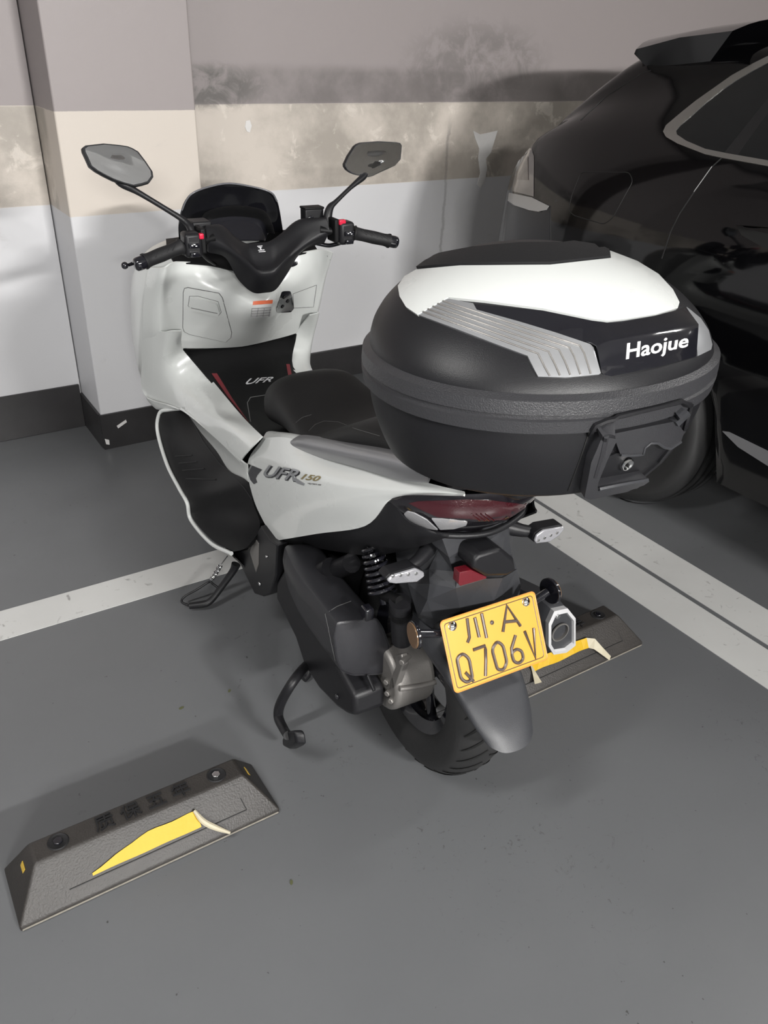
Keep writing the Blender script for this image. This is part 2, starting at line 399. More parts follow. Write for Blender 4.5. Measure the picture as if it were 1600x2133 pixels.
def floor_mat():
    m = bpy.data.materials.new('grey_epoxy_floor'); m.use_nodes = True; nt = m.node_tree; b = nt.nodes['Principled BSDF']; N = nt.nodes.new; Lk = nt.links.new
    g = N('ShaderNodeNewGeometry')
    def noise(s, d=6, r=.6, dist=0):
        n = N('ShaderNodeTexNoise'); n.inputs['Scale'].default_value = s; n.inputs['Detail'].default_value = d; n.inputs['Roughness'].default_value = r; n.inputs['Distortion'].default_value = dist
        Lk(g.outputs['Position'], n.inputs['Vector']); return n.outputs['Fac']
    def mr(v, a, c, d=0, e=1):
        n = N('ShaderNodeMapRange'); n.inputs[1].default_value = a; n.inputs[2].default_value = c; n.inputs[3].default_value = d; n.inputs[4].default_value = e; Lk(v, n.inputs[0]); return n.outputs[0]
    def mul(a, c):
        n = N('ShaderNodeMath'); n.operation = 'MULTIPLY'
        for i, q in enumerate((a, c)):
            if isinstance(q, (int, float)): n.inputs[i].default_value = q
            else: Lk(q, n.inputs[i])
        return n.outputs[0]
    def mix(f, a, c):
        n = N('ShaderNodeMix'); n.data_type = 'RGBA'; Lk(f, n.inputs[0])
        for i, q in ((6, a), (7, c)):
            if isinstance(q, tuple): n.inputs[i].default_value = (*q, 1)
            else: Lk(q, n.inputs[i])
        return n.outputs[2]
    c = mix(noise(1.3), (.102, .1055, .110), (.124, .128, .134))
    # scuffs, broken up by a large mask
    mask = mr(noise(2.0, 3), .52, .62)
    c = mix(mul(mul(mr(noise(26, 4, .7, 1.5), .62, .70), mask), .6), c, (.05, .05, .05))
    spots = None
    for (px, py, rad) in ((890, 1765, .13), (960, 1790, .10), (1090, 1740, .14), (1190, 1830, .13), (1250, 1900, .14), (1560, 1520, .16), (1590, 1600, .12), (1000, 1890, .12), (710, 1555, .10), (1020, 1650, .10), (600, 1600, .07)):
        P = W(px, py, 'z', 0); d = N('ShaderNodeVectorMath'); d.operation = 'DISTANCE'; Lk(g.outputs['Position'], d.inputs[0]); d.inputs[1].default_value = tuple(float(q) for q in P)
        v = mr(d.outputs['Value'], rad*.2, rad, 1, 0)
        if spots is None: spots = v
        else:
            a = N('ShaderNodeMath'); a.operation = 'MAXIMUM'; Lk(spots, a.inputs[0]); Lk(v, a.inputs[1]); spots = a.outputs[0]
    c = mix(mul(mul(mr(noise(34, 5, .7, 2.2), .61, .68), spots), .7), c, (.035, .035, .034))
    c = mix(mul(mr(noise(60, 2), .735, .75), .8), c, (.03, .03, .028))
    Lk(c, b.inputs['Base Color'])
    Lk(mr(noise(5), .3, .7, .3, .42), b.inputs['Roughness'])
    b.inputs['Specular IOR Level'].default_value = .5
    return m
def line_mat():
    m = mat('white_line_paint', (.52, .52, .51), .45, vary=.08, vscale=7)
    nt = m.node_tree; N = nt.nodes.new; Lk = nt.links.new; b = nt.nodes['Principled BSDF']
    n = N('ShaderNodeTexNoise'); n.inputs['Scale'].default_value = 22; n.inputs['Detail'].default_value = 6; n.inputs['Distortion'].default_value = 1.2
    g = N('ShaderNodeNewGeometry'); Lk(g.outputs['Position'], n.inputs['Vector'])
    r = N('ShaderNodeMapRange'); r.inputs[1].default_value = .64; r.inputs[2].default_value = .74; r.inputs[4].default_value = .7; Lk(n.outputs['Fac'], r.inputs[0])
    mx = N('ShaderNodeMix'); mx.data_type = 'RGBA'; Lk(r.outputs[0], mx.inputs[0]); src = b.inputs['Base Color'].links[0].from_socket
    Lk(src, mx.inputs[6]); mx.inputs[7].default_value = (.16, .15, .145, 1); Lk(mx.outputs[2], b.inputs['Base Color']); return m
WALLM = wall_mat(); FLOORM = floor_mat(); LINEM = line_mat()
SKIRT = mat('black_skirting_paint', (.022, .021, .022), .4, vary=.5, vscale=9, bump=.3, bscale=40)
CEILM = mat('ceiling_paint', (.7, .69, .67), .8, vary=.1)
HT = 2.85
struct(box('floor', (1.5, -2.2, -.05), (13, 13, .1), FLOORM, bevel=0, smooth=False))
struct(box('wall_recess', (-2.15, 3.53, HT/2), (5.7, .14, HT), WALLM, bevel=0, smooth=False))
struct(box('wall_back', (4.6, 3.53, HT/2), (6.8, .14, HT), WALLM, bevel=0, smooth=False))
p = struct(box('trim_1', (.955, 3.39, HT/2), (.5, .42, HT), WALLM, bevel=.006))   # the pillar
p['label'] = 'wide painted wall pillar standing proud of the wall'
struct(box('baseboard_recess', (-2.15, 3.455, .095), (5.69, .012, .19), SKIRT, bevel=.002))
struct(box('baseboard_back', (4.6, 3.455, .075), (6.79, .012, .15), SKIRT, bevel=.002))
v1, f1 = join_geo([boxg((.955, 3.175, .075), (.514, .012, .15)), boxg((.701, 3.32, .075), (.012, .27, .15)), boxg((1.209, 3.32, .075), (.012, .27, .15))])
struct(link('baseboard_pillar', v1, f1, SKIRT, smooth=False))
struct(box('ceiling', (1.5, -2.2, HT+.05), (13, 13, .1), CEILM, bevel=0, smooth=False))
for i, yb in enumerate((-3.0, 0.4)):
    struct(box('trim_%d' % (i+2), (1.5, yb, HT-.06), (12.9, .3, .12), CEILM, bevel=0, smooth=False))
LAMPM = mat('lamp_tube', (.9, .9, .9), .4, emit=(1, .98, .95)); LAMPM.node_tree.nodes['Principled BSDF'].inputs['Emission Strength'].default_value = 6
for i, (loc, rz, e, ln) in enumerate(LAMPS):
    t = thing('ceiling_light', ['tube lamp hanging over the lane behind the scooter', 'tube lamp hanging over the far end of the lane', 'added fill tube lamp left of the scooter near the wall', 'added fill tube lamp over the parked black car'][i], 'lamp', (loc[0], loc[1], loc[2]))
    box('housing', (0, 0, .075), (ln+.1, .12, .05), CEILM, t)
    cyl('lamp_tube', (0, 0, .03), (1, 0, 0), .014, ln, LAMPM, t)
    cyl('hanger', (0, 0, (HT-loc[2])/2+.05), (0, 0, 1), .008, HT-loc[2]-.1, ALU, t)

# the far sides of the lane, seen in the mirrors and the paint
FARM = mat('far_wall_paint', (.68, .65, .6), .7, vary=.08)
struct(box('wall_front', (2.2, -8.6, HT/2), (11.4, .14, HT), FARM, bevel=0, smooth=False))
struct(box('wall_right', (7.93, -2.5, HT/2), (.14, 12, HT), FARM, bevel=0, smooth=False))
# painted lines on the floor
def strip(name, quad, label, mt=None):
    P = [np.array([q[0], q[1], .0006]) for q in quad]
    o = prism(name, P, (0, 0, .0014), mt or LINEM, bevel=0, smooth=False); return tag(o, label, 'road marking')
y0, y1 = 2.083, 2.226
strip('painted_line', [(-3, y0), (1.795, y0), (1.755, y1), (-3, y1)], 'white painted line running left under the scooter parallel to the wall')
def wl(a, b):  # floor line through two photo points, extended
    A, Bq = W(*a, 'z', 0), W(*b, 'z', 0); d = (Bq-A)/np.linalg.norm(Bq-A); return A, d
A0, d0 = wl((1075, 1085), (1600, 1437)); A1, d1 = wl((1112, 1044), (1600, 1355)); A2, d2 = wl((1118, 1040), (1600, 1345)); A3, d3 = wl((1195, 1029), (1600, 1272))
def at_y(A, d, y): return (A[0]+d[0]*(y-A[1])/d[1], y)
strip('painted_line', [at_y(A0, d0, -1.5), at_y(A1, d1, -1.5), at_y(A1, d1, 3.1), at_y(A0, d0, 3.1)], 'white painted bay line nearer the scooter, first of the close pair')
strip('painted_line', [at_y(A2, d2, -1.5), at_y(A3, d3, -1.5), at_y(A3, d3, 3.1), at_y(A2, d2, 3.1)], 'white painted bay line nearer the black car, second of the close pair')

# flaking paint patch on the back wall
def wallpatch(name, pts, mt, label=None, y=3.46):
    P = [W(a, b, 'y', y) for a, b in pts]
    return prism(name, P, (0, -.0025, 0), mt, bevel=0, smooth=False)
FLAKE = mat('bare_plaster', (.6, .59, .58), .7, vary=.1, vscale=30)
wb = bpy.data.objects['wall_back']
for pts in ([(985, 272), (1000, 280), (1018, 276), (1036, 272), (1030, 292), (1022, 318), (1012, 330), (1014, 350), (1010, 378), (1000, 392), (994, 385), (1000, 360), (996, 330), (998, 310), (990, 290)],
            [(512, 252), (520, 250), (524, 262), (520, 276), (514, 274), (510, 264)]):
    q = wallpatch('bare_patch', pts, FLAKE); q.parent = wb; q['kind'] = 'structure'
for (pts, par) in (([(243, 887), (262, 874), (264, 879), (250, 889), (246, 892)], 'baseboard_pillar'), ([(218, 914), (227, 916), (228, 926), (221, 925)], 'baseboard_pillar')):
    q = wallpatch('paint_fleck', pts, FLAKE, y=3.167); q.parent = bpy.data.objects[par]; q['kind'] = 'structure'

# ============================================================ SCOOTER (x right, y forward, z up, origin under the rear axle)
S = thing('scooter', 'white and black maxi scooter parked on its stands with a yellow plate', 'scooter', ORG, -PSI)
def c1(x, y): return (150+x*.4375, 270+y*.4375)
def c2(x, y): return (740+x*.4875, 480+y*.4875)
def c3(x, y): return (300+x*.375, 680+y*.375)
def c4(x, y): return (540+x*.4375, 1000+y*.4375)
def L2(f, pts): return [f(*p) for p in pts]
def KG(rows): return [[K(*p) if len(p) == 3 and abs(p[0]) > 5 else np.array(p, float) for p in r] for r in rows]
def Kp(px, py, P0, nrm):
    d = BK@ray(px, py); P0 = np.array(P0, float); nrm = np.array(nrm, float); return CB+((P0-CB)@nrm)/(d@nrm)*d
def sym_row(r):  # left half given, x<0 ... 0
    r = [list(p) for p in r]; return r+[[-p[0], p[1], p[2]] for p in reversed(r[:-1] if abs(r[-1][0]) < 1e-6 else r)]
# --- front fairing and leg shield
rings('front_fairing', [sup((0, 1.28, .975), .10, .06), sup((0, 1.28, .94), .225, .13), sup((0, 1.33, .86), .272, .17), sup((0, 1.385, .75), .282, .18), sup((0, 1.43, .6), .280, .16), sup((0, 1.46, .45), .25, .12), sup((0, 1.46, .3), .12, .07)], WHITE, S)
inner = [[(-.275, 1.15, .925), (-.25, 1.07, .94), (-.21, 1.09, .947), (-.1, 1.12, .925), (0, 1.09, .885)],
         [(-.283, 1.2, .84), (-.255, 1.138, .845), (-.213, 1.128, .862), (-.1, 1.075, .845), (0, 1.015, .82)],
         [(-.286, 1.255, .735), (-.255, 1.193, .732), (-.203, 1.178, .748), (-.1, 1.15, .735), (0, 1.105, .735)],
         [(-.28, 1.31, .65), (-.25, 1.25, .665), (-.186, 1.205, .666), (-.1, 1.203, .655), (0, 1.2, .648)]]
shield = patch('leg_shield', [sym_row(r) for r in inner], WHITE, S, 6, 5)
sw = KG([[(-.283, 1.255, .74), (331, 690, -.255), (355, 690, -.235), (378, 690, -.203)],
         [(-.283, 1.34, .6), (322, 770, -.262), (350, 765, -.235), (383, 727, -.183)],
         [(-.28, 1.38, .47), (327, 848, -.257), (380, 815, -.215), (440, 790, -.13)],
         [(372, 851, -.235), (388, 852, -.224), (432, 852, -.2), (490, 850, -.15)],
         [(440, 905, -.225), (452, 900, -.222), (482, 888, -.21), (520, 883, -.168)],
         [(500, 962, -.212), (508, 950, -.212), (525, 930, -.205), (546, 908, -.183)]])
sweep = both('side_sweep_panel', sw, WHITE, S, 6, 4)
lw = KG([[(376, 851, -.235), (384, 851, -.222), (386, 856, -.205)], [(440, 903, -.224), (428, 903, -.21), (412, 893, -.202)], [(500, 958, -.213), (492, 968, -.205), (476, 980, -.2)], [(514, 968, -.21), (515, 985, -.206), (517, 1004, -.203)]])
both('lower_side_panel', lw, WHITE, S, 5, 3)
# --- footboards
fb = KG([[(334, 863, -.262), (360, 857, -.24), (386, 852, -.207)], [(331, 897, -.272), (375, 900, -.24), (412, 891, -.202)], [(351, 965, -.28), (405, 960, -.245), (450, 937, -.202)],
         [(377, 1015, -.28), (430, 1005, -.245), (476, 979, -.202)], [(394, 1045, -.281), (450, 1030, -.246), (515, 1003, -.205)], [(402, 1080, -.279), (456, 1062, -.246), (528, 1050, -.207)],
         [(442, 1125, -.271), (490, 1102, -.246), (541, 1085, -.207)], [(487, 1149, -.252), (513, 1141, -.24), (540, 1108, -.212)]])
fbo = both('footboard', fb, BLKD, S, 5, 4, solid=.014)
ed = [K(*p) for p in [(386, 850, -.215), (352, 854, -.243), (333, 860, -.262), (328, 897, -.276), (347, 965, -.285), (373, 1017, -.285), (390, 1048, -.286), (398, 1083, -.284), (438, 1130, -.276), (482, 1153, -.257)]]
tube('footboard_trim', ed, .006, WHITE, S); tube('footboard_trim', mirx(ed), .006, WHITE, S)
for i, (a, b_) in enumerate([((352, 960), (385, 940)), ((372, 990), (410, 965)), ((385, 1010), (430, 985))]):
    pass
both('floor_pan', [[(-.26, 1.3, .41), (-.2, 1.3, .41), (-.1, 1.3, .4), (0, 1.3, .4)], [(-.26, 1.0, .25), (-.2, 1.0, .23), (-.1, 1.0, .2), (0, 1.0, .2)], [(-.235, .68, .235), (-.2, .66, .2), (-.1, .64, .18), (0, .64, .18)]], BLKD, S)
# --- centre tunnel
tn = [[(-.185, 1.205, .664), (-.16, 1.21, .655), (-.08, 1.207, .65), (0, 1.205, .645)],
      [(-.138, 1.128, .586), (-.12, 1.13, .59), (-.06, 1.13, .588), (0, 1.13, .586)],
      [(-.146, .96, .585), (-.12, .96, .574), (-.06, .96, .56), (0, .96, .556)],
      [(-.158, .84, .597), (-.13, .84, .58), (-.06, .84, .565), (0, .84, .565)],
      [(-.18, .62, .62), (-.15, .62, .6), (-.1, .62, .59), (0, .62, .59)]]
tun = patch('centre_tunnel', [sym_row(r) for r in tn], BLKD, S, 5, 5)
bt = bvh_of(tun)
decal('red_stripe', L2(c1, [(665, 1162), (690, 1162), (762, 1280), (840, 1393), (742, 1272)]), bt, STRIPE, S, step=6)
decal('red_stripe', L2(c1, [(1020, 1118), (1036, 1118), (1046, 1165), (1032, 1185)]), bt, STRIPE, S, step=5)
text_on('tunnel_lettering', 'UFR', L2(c3, [(578, 292), (722, 281), (706, 308), (562, 324)]), bt, PRINT, S, bold=.01, shear=.3)
seam('fuel_lid_seam', L2(c1, [(850, 1390), (835, 1300), (850, 1275), (1010, 1250)]), bt, SEAMG, S, .0014)
# --- handlebar
hc = [[(-.165, .944, .999), (-.111, .972, .975), (-.072, .995, .91), (-.035, .99, .872), (0, .985, .868)],
      [(-.17, .925, 1.03), (-.112, .94, 1.0), (-.055, .956, .957), (-.024, .96, .930), (0, .96, .926)],
      [(-.17, .93, 1.05), (-.115, .955, 1.03), (-.06, .975, .978), (-.028, .985, .952), (0, .985, .948)],
      [(-.167, .945, 1.066), (-.11, .99, 1.056), (-.07, 1.01, 1.022), (-.035, 1.022, .998), (0, 1.024, .996)],
      [(-.167, .985, 1.04), (-.11, 1.03, 1.02), (-.07, 1.05, .98), (-.035, 1.06, .96), (0, 1.06, .955)]]
hb = patch('handlebar_cover', [sym_row(r) for r in hc], BLK, S, 5, 6, solid=.006)
bh = bvh_of(hb)
for a, b_ in (((804, 662), (850, 658)), ((812, 672), (845, 670)), ((812, 698), (868, 694)), ((818, 712), (878, 708))):
    q = [(350+x*.23125, 360+y*.23125) for x, y in (a, b_)]
    seam('cover_emblem', q, bh, PRINT, S, .0012, step=3)
seam('cover_emblem', [(350+x*.23125, 360+y*.23125) for x, y in ((830, 672), (840, 698))], bh, PRINT, S, .002, step=3)
for sgn in (-1, 1):
    a = np.array([sgn*.24, .917, 1.025]); b_ = np.array([sgn*.345, .895, 1.0]); ax = (b_-a)/np.linalg.norm(b_-a)
    tube('handle_bar', [(sgn*.15, .94, 1.035), (sgn*.25, .914, 1.022)], .011, BLKD, S, n=1)
    g = lathe('grip', [(.0001, 0), (.019, 0), (.021, .004), (.0175, .008), (.0165, .03), (.0175, .06), (.0165, .09), (.0175, .100), (.0195, .104), (.0195, .108), (.0001, .108)], a, ax, RUB, S, N=32)
    for k in range(5): tube('grip_rib', [a+ax*(.02+.016*k)+np.array([0, -.012, .0125]), a+ax*(.032+.016*k)+np.array([0, -.0165, .004])], .0012, RUB, g, n=1, N=6)
    lathe('bar_end', [(.0001, 0), (.0165, 0), (.017, .016), (.0155, .024), (.012, .027), (.0001, .028)], a+ax*.106, ax, BLKG, S, N=32)
    sh = box('switch_housing', (sgn*.214, .922, 1.028), (.044, .05, .06), BLK, S, bevel=.009)
    box('switch_bracket', (sgn*.186, .932, 1.035), (.014, .052, .062), BLKD, S, bevel=.004)
    box('red_button', (sgn*.2, .907, 1.058) if sgn > 0 else (sgn*.194, .9, 1.05), (.02 if sgn > 0 else .012, .014, .014), REDP, sh, bevel=.003)
    box('rocker_switch', (sgn*.216, .893, 1.03), (.026, .012, .012), BLKG, sh, bevel=.002)
    box('rocker_switch', (sgn*.216, .893, 1.008), (.022, .014, .012), BLKG, sh, bevel=.003)
    for dx, dz in ((-.006, .004), (.004, -.002), (.0, .012)):
        box('switch_mark', (sgn*.216+dx, .8865, 1.03+dz*.3), (.004, .0006, .002), WPRINT, sh, bevel=0)
    # brake lever in front of the grip
    if sgn < 0: pts = [(-.195, .965, 1.02), (-.23, .972, 1.012), (-.3, .955, .995), K(285, 546, .935, 'y'), K(268, 552, .925, 'y')]
    else: pts = [(.16, .985, .99), (.19, .97, .985), (.215, .955, .992), (.24, .965, .995)]
    lv = tube('brake_lever', pts, [.006, .006, .005, .005, .004] if sgn < 0 else .006, BLKG, S)
    if sgn < 0:
        lathe('lever_ball', [(.0001, -.009)]+[(.009*cos(t), .009*sin(t)) for t in np.linspace(-1.4, 1.4, 9)]+[(.0001, .009)], K(260, 553, .925, 'y'), (0, 0, 1), BLKG, lv, N=20)
rc = K(650, 447, 1.0, 'y')
rs = box('brake_reservoir', rc, (.055, .036, .034), BLK, S, bevel=.003); box('reservoir_cap', rc+np.array([0, 0, .019]), (.058, .039, .006), BLKD, rs, bevel=.002)
cyl('reservoir_sight_glass', rc+np.array([-.012, -.019, -.008]), (0, 1, 0), .009, .004, BLKG, rs)
# mirrors
MN = np.array([0, -cos(radians(14)), sin(radians(14))])
def mirror(side, outline, P0, glass_in, stem, MN, px):
    P0 = np.array(P0, float); C = np.mean(outline, axis=0)
    o1 = [Kp(x, y, P0, MN) for x, y in outline]; c0 = np.mean(o1, axis=0)
    ring0 = [p*.985+c0*.015+MN*.003 for p in o1]; ring1 = o1; ring2 = [p-MN*.012 for p in o1]; ring3 = [(p-c0)*.8+c0-MN*.026 for p in o1]; ring4 = [(p-c0)*.35+c0-MN*.034 for p in o1]
    head = rings('mirror_housing', [ring0, ring1, ring2, ring3, ring4], BLK, S, n=1)
    gi = [(p-c0)*glass_in+c0+MN*.0035 for p in o1]; n = len(gi)
    # slightly convex glass
    V = [c0+MN*.0065]; F = []
    for k in (.33, .66, 1.0): V += [(p-c0)*k+c0+MN*.003*(1-k*k) for p in gi]
    for j in range(n):
        F.append((0, 1+j, 1+(j+1) % n))
        for k in (0, 1): F.append((1+k*n+j, 1+(k+1)*n+j, 1+(k+1)*n+(j+1) % n, 1+k*n+(j+1) % n))
    link('mirror_glass', V, F, MIRR, head)
    pts = [K(a, b_, yv, 'y') for a, b_, yv in stem]
    tube('mirror_stem', pts, px, BLK, S)
mirror(-1, [(171, 308), (178, 303), (214, 299), (248, 302), (266, 305), (276, 309), (288, 316), (304, 337), (318, 358), (319.5, 369), (311, 381), (298, 385), (280, 389), (260, 384), (235, 375), (215, 365), (199, 356), (186, 346), (179, 330), (172, 315)],
       (-.34, 1.0, 1.2), .925, [(408, 505, .945), (399, 478, .96), (384, 460, .975), (345, 435, .985), (290, 402, .995), (255, 383, 1.0), (238, 372, 1.012)], np.array([.10, -.92, .37])/np.linalg.norm([.10, -.92, .37]), [.012, .011, .008, .0065, .007, .010, .006])
mirror(1, [(717, 342), (725, 325), (738, 305), (744, 300), (752, 297), (790, 294), (825, 296), (834, 298), (837, 303), (836, 318), (834.5, 332), (829, 338), (823, 345), (806, 353), (790, 360), (776, 367), (768, 369), (755, 367), (740, 364), (730, 360), (722, 354), (717.5, 347)],
       (.34, 1.0, 1.2), .95, [(683, 470, .955), (683, 450, .96), (688, 432, .965), (700, 420, .97), (730, 391, .98), (755, 370, .99), (763, 362, 1.0)], np.array([-.05, -.985, .10])/np.linalg.norm([-.05, -.985, .10]), [.011, .012, .010, .0065, .006, .009, .006])
# windscreen, dash
scr = [[(375, 500, 1.245), (374, 470, 1.235), (379, 440, 1.222), (388, 418, 1.212), (402, 403, 1.205)],
       [(400, 508, 1.275), (405, 465, 1.262), (412, 430, 1.245), (418, 410, 1.228), (432, 391, 1.212)],
       [(478, 512, 1.29), (478, 465, 1.275), (478, 430, 1.256), (478, 405, 1.238), (478, 383, 1.216)],
       [(555, 508, 1.275), (552, 465, 1.262), (547, 430, 1.245), (543, 410, 1.228), (535, 392, 1.212)],
       [(592, 500, 1.245), (587, 470, 1.235), (582, 440, 1.222), (577, 420, 1.212), (566, 403, 1.205)]]
patch('windscreen', [[K(a, b_, c, 'y') for a, b_, c in r] for r in scr], SMOKE, S, 5, 5, solid=.004)
tube('windscreen_edge', cm([K(a, b_, c, 'y') for a, b_, c in [(379, 438, 1.221), (388, 417, 1.211), (402, 402, 1.204), (432, 390, 1.211), (478, 382, 1.215), (535, 391, 1.211), (566, 402, 1.204), (577, 419, 1.211)]], 4), .0025, mat('screen_edge', (.12, .12, .13), .2), S, n=1)
hood = [(418, 470), (424, 446), (449, 434), (489, 428), (530, 432), (553, 441), (565, 462), (572, 485)]
patch('instrument_hood', [[K(x, y, 1.175, 'y') for x, y in hood], [K(x, y+2, 1.15, 'y') for x, y in hood], [K(480+(x-480)*.86, 470+(y-470)*.6+6, 1.17, 'y') for x, y in hood]], BLKD, S, 4, 4)
patch('instrument_panel', [[K(480+(x-480)*.86, 470+(y-470)*.6+6, 1.17, 'y') for x, y in hood], [K(480+(x-480)*.8, 500, 1.12, 'y') for x, y in hood]], BLKG, S, 3, 4)
patch('dash_cowl', [sym_row([(-.215, 1.1, .945), (-.12, 1.1, .93), (0, 1.09, .9)]), sym_row([(-.215, 1.16, .965), (-.12, 1.14, .955), (0, 1.13, .95)]), sym_row([(-.19, 1.26, .975), (-.1, 1.28, .975), (0, 1.29, .975)])], BLKD, S, 4, 4)
box('handlebar_bracket', (-.17, .99, 1.062), (.05, .06, .02), BLK, S, bevel=.004)
tube('brake_hose', [(.16, 1.0, 1.02), (.12, 1.05, .98), (.08, 1.1, .93)], .005, BLKD, S)
tube('cable', [(-.18, .98, 1.0), (-.14, 1.04, .96), (-.1, 1.1, .93)], .005, BLKD, S)
# glove box, label, key panel
bfb = bvh_of(fbo[0])
for q in ([(175, 722), (268, 716)], [(196, 760), (295, 752)], [(215, 800), (335, 790)], [(235, 845), (400, 850)]):
    seam('tread_rib', L2(c3, q), bfb, RUB, fbo[0], .0025)
seam('tread_fold', L2(c3, [(240, 470), (330, 640), (420, 760), (480, 810), (560, 900), (600, 960)]), bfb, RUB, fbo[0], .002)
bs = bvh_of(shield)
gb = L2(c1, [(530, 775), (536, 756), (552, 752), (700, 779), (716, 800), (760, 965), (756, 990), (732, 1012), (560, 975), (535, 962), (528, 945)])
g = decal('glove_box_door', gb, bs, WHITE, S, off=.001, solid=.001, step=9)
seam('glove_box_seam', gb, bs, SEAMG, S, .0013, closed=True)
decal('glove_box_handle', L2(c1, [(565, 795), (600, 796), (692, 822), (706, 866), (695, 880), (575, 852), (558, 835)]), bs, WHITE, g, off=.009, solid=.009, step=6, r=5)
seam('handle_recess_mark', L2(c1, [(560, 792), (600, 792), (696, 818), (711, 868), (698, 884), (572, 856), (553, 838)]), bs, SEAMG, g, .0008, off=.001, closed=True)  # grey lines here and below paint in the handle's shading
seam('handle_recess_mark', L2(c1, [(568, 838), (695, 864)]), bs, SEAMG, g, .0012, off=.009)
lb = decal('warning_label', L2(c1, [(862, 818), (954, 811), (944, 890), (850, 894)]), bs, PAPER, S, step=8)
decal('label_header', L2(c1, [(862, 818), (954, 811), (952, 828), (860, 836)]), bs, ORANGE, lb, off=.0022, step=6)
for k in range(4):
    a = c1(856-k*1, 850+k*12); b_ = c1(946-k*2, 845+k*12); seam('label_line', [a, b_], bs, INK, lb, .0006, off=.002)
for k in range(4):
    a = c1(858+k*28, 850); b_ = c1(852+k*28, 889); seam('label_line', [a, b_], bs, INK, lb, .0005, off=.002)
kp = decal('ignition_panel', L2(c1, [(998, 772), (1012, 768), (1038, 768), (1046, 790), (1056, 850), (1042, 868), (976, 872), (972, 852)]), bs, BLKG, S, step=6, r=2)
for a in ((1008, 795), (1025, 815), (1000, 840)):
    l, n_ = cast(bs, *c1(*a)); cyl('key_slot', BK@(l-ORG)+BK@n_*.003, BK@n_, .006, .004, SEAM, kp, N=16)
seam('pocket_lid_seam', L2(c1, [(1052, 782), (1165, 740), (1150, 845), (1056, 850)]), bs, SEAMG, S, .0009, closed=True)
decal('round_badge', rnd(L2(c1, [(1022, 640), (1045, 628), (1075, 628), (1075, 642), (1055, 654), (1028, 656)]), 4), bs, BLKG, S, step=4)
seam('shield_seam', L2(c1, [(1215, 600), (1242, 640), (1240, 690), (1215, 800), (1180, 880)]), bs, SEAMG, S, .001)
# --- tail: core, seat, side panels
rings('under_seat_filler', [sup((0, .62, .5), .12, .08, 3, ax='y'), sup((0, .5, .53), .165, .12, 3, ax='y'), sup((0, .3, .6), .165, .10, 3, ax='y'), sup((0, .05, .70), .13, .06, 3, ax='y'), sup((0, -.08, .745), .11, .03, 3, ax='y')], BLKD, S)  # dark filler core, added to block light through the gaps
def seatring(y, zb, zt, w_): return sup((0, y, (zb+zt)/2), w_, (zt-zb)/2, 2.8, ax='y')
seat = rings('seat', [seatring(.765, .60, .63, .04), seatring(.755, .585, .665, .09), seatring(.72, .585, .72, .115), seatring(.66, .60, .746, .125), seatring(.58, .62, .735, .128), seatring(.46, .645, .715, .14), seatring(.36, .67, .725, .158), seatring(.24, .715, .79, .16), seatring(.1, .77, .86, .155), seatring(-.05, .82, .88, .14), seatring(-.12, .84, .875, .12)], SEATM, S, n=5)
bse = bvh_of(seat)
seam('seat_stitching', L2(c3, [(800, 590), (830, 545), (880, 505), (930, 490)]), bse, SEAMG, seat, .0004)
seam('seat_stitching', L2(c3, [(915, 580), (950, 545), (1000, 525), (1080, 530), (1180, 570), (1310, 608)]), bse, SEAMG, seat, .0004)
sp = KG([[(548, 912, -.172), (516, 965, -.2), (530, 1045, -.205), (571, 1127, -.198)],
         [(605, 913, -.168), (600, 975, -.205), (612, 1050, -.208), (660, 1112, -.192)],
         [(680, 950, -.165), (690, 1000, -.195), (700, 1055, -.196), (760, 1096, -.172)],
         [(800, 980, -.155), (800, 1018, -.172), (792, 1042, -.174), (808, 1045, -.168)],
         [(900, 1008, -.135), (888, 1024, -.148), (860, 1030, -.152), (845, 1032, -.15)],
         [(968, 1024, -.11), (967, 1028, -.114), (966, 1030, -.116), (965, 1033, -.118)]])
spl, spr = both('rear_side_panel', sp, WHITE, S, 6, 6)
both('deck_panel', KG([[(548, 911, -.172), (560, 898, -.15), (600, 902, -.13)], [(605, 913, -.168), (620, 905, -.15), (660, 915, -.13)], [(680, 950, -.165), (700, 935, -.15), (740, 935, -.13)], [(800, 980, -.155), (810, 960, -.14), (850, 960, -.12)]]), WHITE, S, 4, 4)
bsp = bvh_of(spl)
text_on('side_emblem_offset', 'UFR', L2(c3, [(686, 772), (872, 802), (850, 866), (666, 838)]), bsp, BLKG, spl, off=.0008, bold=.03, shear=.3)  # black offset print behind the silver letters
text_on('side_emblem', 'UFR', L2(c3, [(684, 768), (868, 797), (846, 860), (664, 832)]), bsp, SILV, spl, off=.0022, bold=.012, shear=.3)
decal('side_emblem', L2(c3, [(838, 838), (862, 850), (895, 872), (890, 882), (850, 868)]), bsp, SILV, spl, off=.0022, step=4)
text_on('side_lettering', '150', L2(c3, [(888, 818), (988, 832), (972, 862), (872, 848)]), bsp, GOLD, spl, bold=.02, shear=.25)
text_on('side_model_code', 'HJ150T-29', L2(c3, [(912, 868), (985, 877), (985, 886), (912, 877)]), bsp, INK, spl, off=.001, bold=.01)
decal('side_vent_graphic', L2(c3, [(577, 762), (610, 775), (658, 795), (632, 825), (622, 845), (630, 866), (612, 876), (592, 852), (580, 815)]), bsp, BLKG, spl, step=5, off=.001)
rl = KG([[(606, 911, -.155), (602, 919, -.17), (601, 927, -.172), (603, 934, -.163)], [(640, 906, -.15), (640, 914, -.18), (638, 931, -.19), (645, 948, -.172)],
         [(731, 921, -.15), (731, 931, -.182), (731, 950, -.192), (740, 973, -.172)], [(817, 937, -.145), (820, 949, -.178), (822, 968, -.188), (828, 999, -.166)], [(885, 960, -.14), (888, 972, -.17), (890, 985, -.18), (893, 1006, -.155)]])
